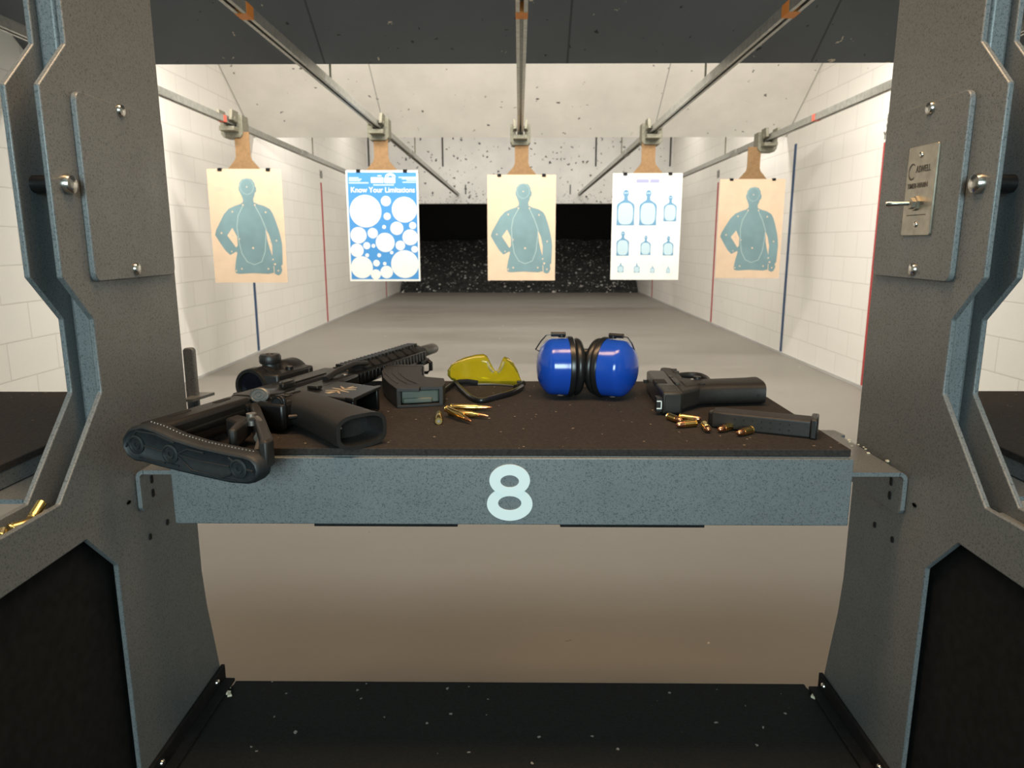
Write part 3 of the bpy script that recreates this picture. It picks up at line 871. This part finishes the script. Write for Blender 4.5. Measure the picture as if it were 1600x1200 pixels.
# butt pad: outline in x-z, a little lower at the toe
def pad_outline(o=0):
    up = [(-.040, .0445), (-.020, .0485), (.0, .0445), (.03, .0350), (.07, .0275), (.11, .0230), (.135, .0205)]
    lo = [(.135, -.0155), (.11, -.0160), (.07, -.0120), (.03, -.0075), (.0, -.0035), (-.025, .0005)]
    toe = [(.135 + .021 * math.cos(R(a)), .0025 + .018 * math.sin(R(a))) for a in (60, 30, 0, -30, -60)]
    heel = [(-.030 + .028 * math.cos(R(a)), .0225 + .0225 * math.sin(R(a))) for a in (250, 220, 190, 160, 130)]
    pts = up + toe + lo + heel
    cx = sum(p[0] for p in pts) / len(pts)
    if o:
        m = len(pts); res = []
        for i, p in enumerate(pts):
            a, b = pts[i - 1], pts[(i + 1) % m]; dx, dz = b[0] - a[0], b[1] - a[1]; l = math.hypot(dx, dz)
            res.append((p[0] - dz / l * o * -1 * -1, p[1] + dx / l * o * -1 * -1))
        return res
    return pts
p0 = pad_outline(); pin = pad_outline(-.004)
def px_(x, z): return (-.030 + (x + .058) * .84, (z - .018) * .90 + .0175 + (x + .058) * .026)
def ring3(pts, y): return [(px_(x, z)[0], y, px_(x, z)[1]) for x, z in pts]
padm = MB().loft([ring3(p0, .010), ring3(p0, -.006), ring3(pad_outline(-.002), -.0095), ring3(pin, -.0105), ring3(pad_outline(-.0055), -.0095), ring3(pad_outline(-.006), -.0090)])
pad = gp('butt_pad', padm, 'padrub', bevel=0, angle=60)
for x, z in ((-.032, .0235), (.022, .0150), (.126, .0035)):
    b = gp('pad_screw', MB().lathe([(0, 0), (.0105, 0), (.0105, .0020), (.0085, .0026), (.0075, .0012), (.0058, .0012), (.0052, .0026), (.0022, .0022), (.0018, .0006), (0, .0006)], (px_(x, z)[0], -.009, px_(x, z)[1]), (0, -1, 0), 24), 'padrub', pad, 0)
rl = MB()
for pts in ([(-.020, .0225), (.012, .0165)], [(.034, .0155), (.060, .0095), (.112, .0050)], [(.034, .0125), (.054, -.0035), (.100, -.0085), (.114, -.004)], [(.034, .016), (.050, .0225), (.075, .019)],
            [(-.048, .024), (-.042, .0245)], [(.138, .003), (.147, .0015)], [(-.030, .007), (.0, .004), (.012, .003)], [(.014, .003), (.034, .0005)], [(-.05, .02), (-.03, .0405), (.0, .038), (.03, .029)], [(.112, .016), (.118, .012)], [(.095, -.0105), (.122, -.0115)]):
    rl.tube([(px_(x, z)[0], -.0098, px_(x, z)[1]) for x, z in pts], .0012, 6)
gp('pad_ridges', rl, 'padrub', pad, 0)
stt = MB()
line = [(-.020, .0485), (.0, .0445), (.03, .0350), (.07, .0275), (.11, .0230), (.137, .0205), (.150, .012)]
line = [px_(*q) for q in line]
for (xa, za), (xb, zb) in zip(line, line[1:]):
    k = max(2, int(math.hypot(xb - xa, zb - za) / .0042))
    for i in range(k):
        f = i / k; stt.lathe([(0, -.0006), (.0010, 0), (.0007, .0009), (0, .0011)], (xa + (xb - xa) * f, .0035, za + (zb - za) * f), (0, 0, 1), 6)
gp('pad_stitching', stt, 'worn', pad, 0)
ZS = .74
# handguard: octagonal tube with rail teeth on three sides
HG0, HG1 = .385, .655
oc = [(.0285 * math.cos(R(22.5 + 45 * i)), .033 + .0265 * math.sin(R(22.5 + 45 * i))) for i in range(8)]
hg = gp('handguard', MB().prism(oc, HG0, HG1, 'y'), 'anod', bevel=.002)
th = MB()
y = HG0 + .006
while y < HG1 - .012:
    th.box(-.010, .010, y, y + .007, .0570, .0635); th.box(.024, .029, y, y + .007, .023, .043)
    y += .0125
gp('rail_teeth', th, 'anod', hg, .0008)
sl = MB(); y = HG0 + .012
while y < HG1 - .03:
    sl.add([(.0130, y, .0585), (.0130, y + .020, .0585), (.0235, y + .020, .0480), (.0235, y, .0480)], [(0, 1, 2, 3)])
    y += .030
gp('vent_slots', xf(sl, lambda a, b, c: (a + .0012, b, c + .0012)), 'dark', hg, 0)
tr = MB().box(-.036, -.026, .165, .650, .022, .044)
tr = gp('top_rail', tr, 'anod', bevel=.001)
tt = MB(); y = .170
while y < .645:
    tt.box(-.042, -.036, y, y + .007, .021, .045); y += .0125
gp('top_rail_teeth', tt, 'anod', tr, .0008)
bar = gp('barrel', MB().cyl((0, .65, .033), (0, .715, .033), .0095, n=20), 'anod', bevel=0)
gp('flash_hider', MB().lathe([(0, 0), (.012, 0), (.0145, .004), (.0145, .046), (.013, .05), (.007, .05), (.006, .03), (0, .03)], (0, .690, .033), (0, 1, 0), 24), 'ring', bar, 0)
fl = [(-.010, .668, .018), (.020, .668, .018), (.028, .668, .010), (.028, .668, -.010), (.020, .668, -.018), (-.010, .668, -.018)]
gp('front_loop', MB().tube(fl, .0042, 10), 'anod', bevel=0)
bl = MB().box(-.010, .024, .640, .672, .006, .022)
gp('loop_mount', bl, 'anod')
# side lever / sling swivel near the front of the receiver
sw = MB().tube([(.030, .300, .056), (.026, .345, .064), (.022, .395, .066), (.024, .430, .060)], .0055, 10)
gp('side_lever', sw, 'poly', bevel=0)
# red dot sight
ZS = 1.0
SZ = .0285
sc = MB().lathe([(.022, 0), (.0265, 0), (.0275, .004), (.0275, .018), (.0235, .024), (.0225, .028), (.0225, .060), (.0240, .066), (.0280, .072), (.0285, .076), (.0285, .108), (.0270, .111), (.0235, .111), (.022, .10), (.020, .03), (.022, .003), (.022, 0)], (-.078, .268, SZ), (0, 1, 0), 32)
sight = gp('red_dot_sight', sc, 'poly', bevel=0)
gp('rear_lens', MB().lathe([(0, 0), (.0225, .0)], (-.078, .276, SZ), (0, 1, 0), 28), 'darkglass', sight, 0)
gp('front_lens', MB().lathe([(0, 0), (.0215, .0)], (-.078, .372, SZ), (0, 1, 0), 28), 'darkglass', sight, 0)
tu = MB().lathe([(.013, 0), (.013, .008), (.0125, .011), (.0155, .012), (.0165, .015), (.0165, .022), (.0145, .0255), (.006, .026), (.005, .0245), (0, .0245)], (-.078, .318, SZ + .0165), (0, 0, 1), 20)
gp('turret_cap', tu, 'poly', sight, 0)
tu2 = MB().lathe([(.013, 0), (.013, .010), (.0165, .011), (.0175, .014), (.0175, .020), (.016, .023), (0, .023)], (-.098, .318, SZ), (-1, 0, 0), 20)
gp('turret_cap', tu2, 'poly', sight, 0)
gp('lens_cap', MB().box(-.104, -.088, .258, .274, .000, .020), 'poly_dull', sight, .003)
mt = MB().prism([(-.060, .270), (-.060, .372), (-.034, .366), (-.034, .276)], .006, .048)
mount = gp('sight_mount', mt, 'poly', sight, .003)
for y in (.292, .346):
    gp('mount_ring', MB().lathe([(.0225, 0), (.0262, .001), (.0262, .014), (.0225, .015)], (-.078, y, SZ), (0, 1, 0), 28), 'poly', sight, 0)
gp('mount_screw', MB().cyl((-.047, .322, .047), (-.047, .322, .053), .006, n=14), 'anod', mount, .001)
gp('clamp_edge', MB().box(-.0345, -.0335, .352, .3545, .012, .046), 'worn', mount, 0)

# ------------------------------------------------------------------ rifle magazine
def world_thing(name, label, cat, loc, group=None): return thing(name, label, cat, loc, 0, group)
rm = world_thing('rifle_magazine', 'black polymer rifle magazine lying flat between rifle and glasses', 'magazine', (-.165, 1.11, .79))
body = [(-.229, 1.212), (-.226, 1.160), (-.213, 1.105), (-.196, 1.060), (-.178, 1.020), (-.145, 1.021), (-.145, 1.032), (-.112, 1.037), (-.111, 1.060), (-.117, 1.100), (-.146, 1.112), (-.155, 1.128), (-.163, 1.165), (-.166, 1.212)]
inner = [(-.230, 1.208), (-.224, 1.160), (-.208, 1.106), (-.190, 1.062), (-.174, 1.030), (-.118, 1.043), (-.117, 1.060), (-.122, 1.096), (-.150, 1.108), (-.160, 1.128), (-.168, 1.165), (-.171, 1.208)]
mbs = MB().prism(body, .815, .820); mbs.prism(body[:4] + [(-.178, 1.020), (-.112, 1.037)] + body[8:], .7905, .7945)
mbs.prism([(-.229, 1.212), (-.226, 1.160), (-.213, 1.105), (-.196, 1.060), (-.178, 1.020), (-.172, 1.022), (-.190, 1.062), (-.208, 1.106), (-.224, 1.160), (-.230, 1.212)], .792, .818)
mbs.prism([(-.118, 1.036), (-.112, 1.037), (-.111, 1.060), (-.117, 1.100), (-.146, 1.112), (-.155, 1.128), (-.163, 1.165), (-.166, 1.212), (-.171, 1.208), (-.168, 1.165), (-.160, 1.128), (-.150, 1.108), (-.122, 1.096), (-.117, 1.060)], .792, .818)
mbs.prism([(-.229, 1.212), (-.224, 1.206), (-.171, 1.206), (-.166, 1.212)], .792, .818)
mgo = obj('body', mbs, 'poly_dull', rm, .002, world=True)
rbm = MB()
for k in range(3):
    rbm.tube([(-.224 + .010 * k, 1.195, .8200), (-.216 + .011 * k, 1.140, .8200), (-.196 + .012 * k, 1.085, .8200), (-.182 + .014 * k, 1.055, .8200)], .0012, 6)
rbm.box(-.170, -.150, 1.052, 1.055, .8195, .8204)
obj('body_ribs', rbm, 'poly_dull', mgo, world=True)
obj('floor_plate', MB().prism([(-.231, 1.208), (-.231, 1.226), (-.164, 1.226), (-.164, 1.208)], .791, .8205), 'poly', rm, .003, world=True)
obj('follower', MB().prism([(-.172, 1.028), (-.119, 1.041), (-.119, 1.060), (-.180, 1.060)], .7955, .814), 'follower', rm, .002, world=True)
obj('follower_ridge', MB().prism([(-.170, 1.0255), (-.128, 1.0355), (-.128, 1.041), (-.171, 1.031)], .7955, .8035), 'follower', rm, .002, world=True)

# ------------------------------------------------------------------ cartridges
def rifle_round(name, label, base, tip, z=.7951):
    bx, by = base; a = math.atan2(tip[1] - by, tip[0] - bx)
    t = thing(name, label, 'cartridge', (bx, by, z), (0, 0, a), 'rifle cartridges on the mat')
    obj('case', MB().lathe([(0, .0003), (.0018, .0003), (.0019, 0), (.0046, 0), (.0048, .0005), (.0048, .0013), (.0042, .0017), (.0042, .0025), (.0048, .0034), (.0047, .036), (.0033, .040), (.0032, .0455), (.0028, .0455)], (0, 0, 0), (1, 0, 0), 24), 'brass', t)
    obj('bullet', MB().lathe([(.0029, .044), (.0029, .0475), (.0025, .052), (.0016, .0568), (.0007, .0595), (0, .0600)], (0, 0, 0), (1, 0, 0), 24), 'copper', t)
    obj('primer', MB().lathe([(0, 0), (.0021, 0), (.0022, .0004)], (-.0001, 0, 0), (1, 0, 0), 20), 'worn', t)
    return t
proto = rifle_round('rifle_cartridge', 'brass rifle cartridge seen end on, apart from the other three', (-.1065, .925), (-.113, .985))
def put(proto, label, base, tip, z, pitch=0):
    c = copy_tree(proto); c.location = (base[0], base[1], z)
    c.rotation_euler = (0, pitch, math.atan2(tip[1] - base[1], tip[0] - base[0])); c['label'] = label
    return c
put(proto, 'brass rifle cartridge pointing right, rearmost of the group of three', (-.0985, 1.008), (-.040, 1.006), .7951)
put(proto, 'brass rifle cartridge pointing right, middle of the group of three', (-.0975, .975), (-.042, .955), .7951)
put(proto, 'brass rifle cartridge nearest the shelf edge in the group of three, pointing down right', (-.1005, .972), (-.060, .922), .8015, R(6.5))

def pistol_round(label, base, tip):
    bx, by = base; a = math.atan2(tip[1] - by, tip[0] - bx)
    t = thing('pistol_cartridge', label, 'cartridge', (bx, by, .7951), (0, 0, a), 'pistol cartridges on the mat')
    obj('case', MB().lathe([(0, .0003), (.002, .0003), (.0021, 0), (.0048, 0), (.0050, .0005), (.0050, .0012), (.0043, .0016), (.0043, .0024), (.0050, .0032), (.0048, .0192), (.0045, .0192)], (0, 0, 0), (1, 0, 0), 24), 'brass', t)
    obj('bullet', MB().lathe([(.0045, .0185), (.0045, .0210), (.0042, .0245), (.0034, .0275), (.0020, .0293), (.0008, .0297), (0, .0298)], (0, 0, 0), (1, 0, 0), 24), 'copper', t)
    obj('primer', MB().lathe([(0, 0), (.0021, 0), (.0022, .0004)], (-.0001, 0, 0), (1, 0, 0), 20), 'worn', t)
    return t
pp = pistol_round('pistol cartridge closest to the rear of the pistol slide', (.205, .957), (.217, .930))
for lab, b, tp in [('pistol cartridge pointing right, just behind the frontmost brass one', (.2195, .953), (.246, .938)),
                   ('pistol cartridge pointing left, in front of the other two by the slide', (.2335, .919), (.203, .908)),
                   ('pistol cartridge pointing at the viewer, between the brass trio and the magazine', (.243, .912), (.2405, .880)),
                   ('pistol cartridge left of the pistol magazine, second from the right', (.2765, .904), (.250, .881)),
                   ('pistol cartridge in front of the pistol magazine, rightmost of the six', (.2965, .886), (.268, .864))]:
    put(pp, lab, b, tp, .7951)
# loose brass in the divider channels
def spent(name, label, p, d):
    t = thing(name, label, 'casing', p, 0, 'spent brass in the divider channels')
    obj('case', MB().lathe([(0, .0003), (.0048, 0), (.0050, .0012), (.0043, .0016), (.0043, .0024), (.0050, .0032), (.0048, .0192), (.0042, .0192), (.0042, .004), (0, .004)], (0, 0, 0), d, 20), 'brass', t)
    return t
spent('spent_casing', 'spent brass casing leaning up in the left divider channel', (-.478, .660, .7625), (.05, .8, .55))
spent('spent_casing', 'spent brass casing lying in the middle of the left divider channel', (-.484, .636, .7621), (.5, .8, 0))
spent('spent_casing', 'spent brass casing lying nearest the viewer in the left divider channel', (-.476, .612, .7621), (-.45, .85, 0))
spent('spent_casing', 'spent brass casing lying in the right divider channel', (.482, .628, .7621), (.5, .8, 0))

# ------------------------------------------------------------------ safety glasses (upside down, brow on the mat)
gl = world_thing('safety_glasses', 'yellow lensed safety glasses with black temples, resting upside down', 'safety glasses', (-.055, 1.13, .79))
rows = [(-.118, .811, .820), (-.112, .803, .829), (-.102, .797, .8345), (-.090, .7935, .8385), (-.072, .7912, .8420), (-.060, .791, .8430), (-.054, .791, .8395), (-.047, .791, .826), (-.041, .791, .8150), (-.037, .791, .8145), (-.033, .791, .8200), (-.027, .791, .8360), (-.024, .791, .8395), (-.017, .791, .8375), (-.009, .791, .8300), (-.002, .791, .8180), (.003, .791, .8050), (.006, .793, .799)]
lm = MB(); vs = []
def ly(x): return 1.195 - 7.0 * (x + .056) ** 2
for x, a, b in rows:
    for k in range(5):
        z = a + (b - a) * k / 4
        vs.append((x, ly(x) + .10 * (z - .79), z))
fs = [(i * 5 + k, i * 5 + k + 1, (i + 1) * 5 + k + 1, (i + 1) * 5 + k) for i in range(len(rows) - 1) for k in range(4)]
lm.add(vs, fs)
lo = obj('lens', lm, 'lens', gl, world=True, angle=180)
so = lo.modifiers.new('Solidify', 'SOLIDIFY'); so.thickness = .0016; so.offset = 0
def xs(a, b, n): return [a + (b - a) * i / n for i in range(n + 1)]
obj('brow_bar', MB().tube([(x, ly(x) - .002, .7925) for x in xs(-.070, -.008, 12)], .0011, 6), 'worn', gl, world=True)
obj('end_piece', MB().tube([(-.112, ly(-.112) - .002, .796), (-.100, ly(-.10) - .003, .7985), (-.086, ly(-.086) - .003, .798), (-.070, ly(-.07) - .003, .7945)], .004, 8, flat=(.0025, .0048)), 'frame', gl, world=True)
obj('end_piece', MB().tube([(.008, ly(.006) - .002, .799), (.004, ly(.004) - .012, .797), (-.006, ly(.0) - .028, .796)], .004, 8, flat=(.004, .0050)), 'frame', gl, world=True)
obj('hinge_cap', MB().box(-.003, .004, ly(0) - .006, ly(0) - .001, .797, .803), 'frame', gl, .001, world=True)
def smooth(pts, it=2):
    P = [Vector(p) for p in pts]
    for _ in range(it):
        Qs = [P[0]]
        for a, b in zip(P, P[1:]): Qs += [a * .75 + b * .25, a * .25 + b * .75]
        Qs.append(P[-1]); P = Qs
    return P
obj('temple', MB().tube(smooth([(.006, 1.152, .796), (-.010, 1.108, .795), (-.036, 1.078, .794), (-.056, 1.050, .7938), (-.072, 1.070, .794), (-.086, 1.115, .7945), (-.098, 1.150, .796), (-.104, 1.166, .799)]), .003, 8, flat=(.0034, .0048)), 'frame', gl, world=True)
obj('temple', MB().tube(smooth([(-.108, 1.170, .797), (-.114, 1.150, .796), (-.121, 1.120, .7945), (-.1235, 1.100, .799), (-.1225, 1.092, .813)]), .003, 8, flat=(.0030, .0044)), 'frame', gl, world=True)
np_ = MB()
for sgn in (-1, 1):
    np_.tube(smooth([(-.039 + sgn * .004, ly(-.039) - .002, .813), (-.039 + sgn * .010, ly(-.039) - .007, .820), (-.039 + sgn * .014, ly(-.039) - .005, .832)]), .002, 8)
obj('nose_pad', np_, tint_glass('clear_nose_pad', (.9, .86, .6), .2, .75), gl, world=True)

# ------------------------------------------------------------------ ear defenders
em = world_thing('ear_defenders', 'bright blue ear defenders with black cushions standing on the mat', 'ear defenders', (.113, 1.115, .79))
def cup(c, d):
    c = Vector(c); d = Vector(d).normalized()
    sh = obj('ear_cup', MB().lathe([(.0, 0), (.0440, 0), (.0452, .0015), (.0448, .006), (.0440, .026), (.0425, .031), (.0385, .036), (.030, .0425), (.020, .0465), (.010, .0482), (0, .0486)], c, d, 48), 'muff', em, world=True, angle=28)
    obj('backing_ring', MB().lathe([(.0, .002), (.0470, .002), (.0478, 0), (.0478, -.005), (.046, -.007), (.0, -.007)], c, d, 48), 'frame', em, world=True)
    prof = []
    for i in range(17):
        a = R(-90 + 270 * i / 16 - 45); prof.append((.0335 + .0115 * math.cos(a), -.0135 + .0085 * math.sin(a)))
    obj('cushion', MB().lathe(prof + [prof[0]], c, d, 40), 'pad', em, world=True, angle=180)
    obj('liner', MB().lathe([(0, -.010), (.030, -.010)], c, d, 32), 'pad', em, world=True)
    return c, d
cl_, dl_ = cup((.0765, 1.110, .8372), (-1, -.10, .02))
cr_, dr_ = cup((.1370, 1.108, .8365), (.87, -.50, .0))
def fork(c, d, sg):
    for zz in (1, -1):
        p = c + d * .010 + Vector((0, 0, .0462 * zz)); q = c + d * .010 + Vector((0, 0, .0495 * zz))
        if zz > 0:
            pv = MB().cyl(p, p + Vector((0, 0, .005)), .0055, n=14)
            k = p + Vector((0, 0, .0045)); pv.cyl(k - d * .006, k + d * .017, .0036, n=12)
            obj('fork_pivot', pv, 'frame', em, world=True)
            e = k + d * .014
            obj('wire_fork', MB().tube([k, e, e + d * .010 + Vector((0, 0, -.0015)), e + d * .018 + Vector((0, .004, -.011)), e + d * .026 + Vector((0, .016, -.026)), e + d * .020 + Vector((0, .050, -.034))], .0011, 8), 'forkwire', em, world=True)
        else:
            pv = MB().cyl(p, p + Vector((0, 0, -.0008)), .0055, n=14)
            obj('fork_pivot', pv, 'frame', em, world=True)
fork(cl_, dl_, -1); fork(cr_, dr_, 1)
hb = []
for i in range(25):
    a = R(180 - 180 * i / 24)
    hb.append((.112 + .062 * math.cos(a) * (1 if True else 1), 1.135 + .075 * math.sin(a), .834))
band = MB(); ringsb = []
for i, p in enumerate(hb):
    a = R(180 - 180 * i / 24); nrm = Vector((math.cos(a), math.sin(a), 0)); P = Vector(p)
    ringsb.append([P + nrm * .002 + Vector((0, 0, .014)), P + nrm * .002 - Vector((0, 0, .014)), P - nrm * .002 - Vector((0, 0, .014)), P - nrm * .002 + Vector((0, 0, .014))])
band.loft(ringsb)
obj('headband', band, 'frame', em, world=True)
bp = MB().box(.096, .126, 1.150, 1.166, .822, .858)
obj('band_pad', bp, 'pad', em, .004, world=True)

# ------------------------------------------------------------------ pistol (lying on its side, muzzle away, grip to the right)
ps = thing('pistol', 'black pistol lying on its side with the grip pointing right', 'pistol', (.2185, 1.07, .79), -R(2.5))
def pp_(name, mb, mat, par=None, bevel=.0015, seg=2): return obj(name, xf(mb, lambda x, y, z: (x - .213, y - 1.07, z - .79)), mat, par or ps, bevel, seg)
sd = MB().prism([(.199, .978), (.199, 1.147), (.203, 1.154), (.227, 1.154), (.227, .978)], .792, .8235)
slide = pp_('slide', sd, 'slide', None, .003, 3)
pp_('ejection_port', MB().box(.1985, .216, 1.045, 1.075, .8180, .8240), 'dark', slide, 0)
pp_('chamber_hood', MB().box(.203, .214, 1.048, 1.072, .8185, .8225), 'anod', slide, .001)
srm = MB()
for k in range(8): srm.box(.203, .224, .985 + k * .006, .9875 + k * .006, .8225, .8240)
pp_('slide_serrations', srm, 'slide', slide, .0003)
pp_('rear_sight', MB().box(.1905, .1995, .979, .992, .795, .816), 'anod', slide, .0008)
u8 = MB().box(.1915, .1928, .9782, .9791, .7995, .8115); u8.box(.1915, .1985, .9782, .9791, .8100, .8115); u8.box(.1915, .1985, .9782, .9791, .7995, .8010)
u8 = xf(u8, lambda x, y, z: (.390 - x, y, z))
pp_('sight_outline', u8, 'white', slide, 0)
pp_('front_sight', MB().box(.193, .1995, 1.138, 1.144, .805, .810), 'anod', slide, .0005)
pp_('slide_cover', MB().prism(rrect(.022, .026, .003, .2135, .8078), .9765, .9785, 'y'), 'anod', slide, .0004)
fr = MB().prism([(.227, .990), (.227, 1.192), (.233, 1.198), (.247, 1.192), (.250, 1.150), (.250, 1.105), (.262, 1.098), (.262, 1.030), (.240, 1.005)], .794, .8215)
frame = pp_('frame', fr, 'poly_dull', None, .004, 3)
rlm = MB()
for y in (1.150, 1.170): rlm.box(.243, .2515, y, y + .006, .793, .823)
pp_('accessory_rail', rlm, 'poly_dull', frame, .001)
pp_('slide_stop', MB().box(.2275, .2345, 1.045, 1.085, .8205, .8245), 'slide', frame, .001)
pp_('takedown_lever', MB().box(.2280, .2335, 1.100, 1.112, .8205, .8235), 'slide', frame, .001)
tgm = MB().tube(smooth([(.248, 1.168, .811), (.272, 1.182, .811), (.290, 1.178, .811), (.297, 1.150, .811), (.294, 1.120, .811), (.284, 1.098, .811)], 2), .004, 10, flat=(.0035, .0055))
pp_('trigger_guard', tgm, 'poly_dull', frame, 0)
pp_('trigger', MB().tube(smooth([(.256, 1.120, .808), (.270, 1.124, .808), (.282, 1.117, .808)], 1), .0035, 8), 'poly_dull', frame, 0)
def rr_ring(x, y0, y1, z0, z1, n=28, ex=.55):
    cy, cz, hy, hz = (y0 + y1) / 2, (z0 + z1) / 2, (y1 - y0) / 2, (z1 - z0) / 2; out = []
    for i in range(n):
        a = 2 * math.pi * i / n; c, s_ = math.cos(a), math.sin(a)
        out.append((x, cy + hy * math.copysign(abs(c) ** ex, c), cz + hz * math.copysign(abs(s_) ** ex, s_)))
    return out
gsec = [(.240, 1.014, 1.096, .792, .8225), (.256, 1.026, 1.096, .7915, .8230), (.275, 1.034, 1.097, .791, .8235), (.300, 1.038, 1.101, .791, .8240), (.325, 1.042, 1.107, .791, .8240), (.345, 1.045, 1.113, .791, .8240), (.357, 1.046, 1.118, .791, .8245), (.3615, 1.046, 1.118, .791, .8245)]
grings = [rr_ring(*q) for q in gsec]
grings += [rr_ring(.3615, 1.050, 1.114, .795, .8205), rr_ring(.335, 1.050, 1.108, .796, .8195)]
gr = pp_('grip', MB().loft(grings), 'poly_dull', None, 0)
pp_('magazine_catch', MB().cyl((.268, 1.088, .822), (.268, 1.088, .8265), .006, n=18), 'poly', gr, .0005)
pp_('grip_notch', MB().cyl((.266, 1.045, .8200), (.266, 1.045, .8238), .005, n=18), 'dark', gr, 0)
pp_('grip_pin', MB().cyl((.350, 1.0445, .806), (.350, 1.050, .806), .0022, n=14), 'dark', gr, 0)

# ------------------------------------------------------------------ pistol magazine
ax = Vector((.372 - .249, .8555 - .912, 0)); ang = math.atan2(ax.y, ax.x)
pm = thing('pistol_magazine', 'black pistol magazine lying on its side behind the pistol cartridges', 'magazine', (.2505, .9105, .79), ang)
def pg(name, mb, mat, par=None, bevel=.001, seg=2): return obj(name, mb, mat, par or pm, bevel, seg)
mbody = MB().prism([(.0, .004), (.0, .028), (.006, .033), (.122, .033), (.122, .0), (.018, .0)], .0005, .0225)
mbo = pg('body', mbody, 'poly_dull', None, .0025, 3)
ho = MB()
for k in range(7):
    for z, n0 in ((.0155, 0), (.0080, 1)):
        if k >= (0 if n0 == 0 else 0): ho.lathe([(0, 0), (.0011, 0)], (.030 + .011 * k, -.0003, z), (0, -1, 0), 10)
pg('witness_holes', ho, 'dark', mbo, 0)
pg('floor_plate', MB().prism([(.120, -.003), (.120, .036), (.1285, .036), (.1285, -.003)], .0003, .0255), 'poly', None, .002)
pg('feed_lips', MB().prism([(-.005, .008), (-.005, .024), (.004, .026), (.004, .006)], .003, .0200), 'anod', None, .002)

# ------------------------------------------------------------------ loose chips on the brackets and the mat corners
def chips(name, label, pts, z, parent=None):
    mb = MB()
    for x, y, s_ in pts:
        a = random.uniform(0, 6.28)
        mb.prism([(x + s_ * math.cos(a + k * 1.4) * random.uniform(.6, 1.1), y + s_ * math.sin(a + k * 1.4) * random.uniform(.6, 1.1)) for k in range(4)], z, z + s_ * .6)
    o = obj(name, mb, 'chip'); o['kind'] = 'stuff'
    return tag(o, label, 'debris')
chips('paper_crumbs', 'pale crumbs scattered on the right shelf bracket', [(.455, .958, .003), (.452, .950, .002), (.458, .936, .002), (.460, .925, .0015), (.4575, .915, .002), (.452, .897, .0025), (.460, .862, .003), (.446, .93, .0015)], .7606)
chips('wood_splinters', 'pale splinters at the left front corner of the black floor mat', [(-.448, .972, .005), (-.440, .966, .006), (-.434, .962, .005), (-.45, .985, .003), (-.443, .98, .004)], .3602)
chips('wood_splinters', 'pale splinters at the right front corner of the black floor mat', [(.448, .972, .005), (.442, .966, .006), (.450, .960, .004)], .3602)

# ------------------------------------------------------------------ light
def area(name, loc, rot, sx_, sy_, e, col):
    l = bpy.data.lights.new(name, 'AREA'); l.shape = 'RECTANGLE'; l.size = sx_; l.size_y = sy_; l.energy = e; l.color = col
    o = bpy.data.objects.new(name, l); COL.objects.link(o); o.location = loc; o.rotation_euler = rot
    return o
WARM = (1.0, .945, .86)
area('lamp_row_near', (0, 4.30, 2.36), (R(30), 0, 0), 4.75, .2, 134, WARM)
area('lamp_row_middle', (0, 7.35, 2.85), (R(20), 0, 0), 4.75, .3, 84, (1, .95, .87))
area('lamp_row_far', (0, 10.3, 3.0), (R(15), 0, 0), 4.5, .3, 44, (1, .94, .86))
area('trap_fill', (0, 12.45, 2.95), (R(12), 0, 0), 4.5, .2, 26, (1, .95, .88))  # unseen fill light added behind the header to brighten the rubber bank
area('stall_lamp', (0, .70, 2.15), (R(3), 0, 0), 1.3, .3, 25, (1.0, .62, .33))
area('lobby_window', (0, -2.4, 1.5), (R(84), 0, 0), 1.2, 1.0, 93, (.76, .97, .99))
wd = bpy.data.worlds.new('lobby_daylight'); SC.world = wd; wd.use_nodes = True
bgn = wd.node_tree.nodes['Background']; bgn.inputs[0].default_value = (.75, .87, 1, 1); bgn.inputs[1].default_value = .02

# ------------------------------------------------------------------ camera
cam = bpy.data.cameras.new('camera'); co = bpy.data.objects.new('camera', cam); COL.objects.link(co)
cam.sensor_width = 36; cam.lens = 36 * 1120 / 1600; cam.clip_start = .02
pitch = math.atan(223 / 1120); yaw = math.atan(11 / 1120 * math.cos(pitch))
co.location = (0, 0, 1.03); co.rotation_euler = (math.pi / 2 - pitch, 0, yaw)
cam.dof.use_dof = True; cam.dof.focus_distance = .92; cam.dof.aperture_fstop = 12
SC.camera = co
SC.view_settings.view_transform = 'Standard'; SC.view_settings.look = 'None'
SC.view_settings.gamma = 1; SC.view_settings.use_curve_mapping = False
SC.view_settings.exposure = 0.0
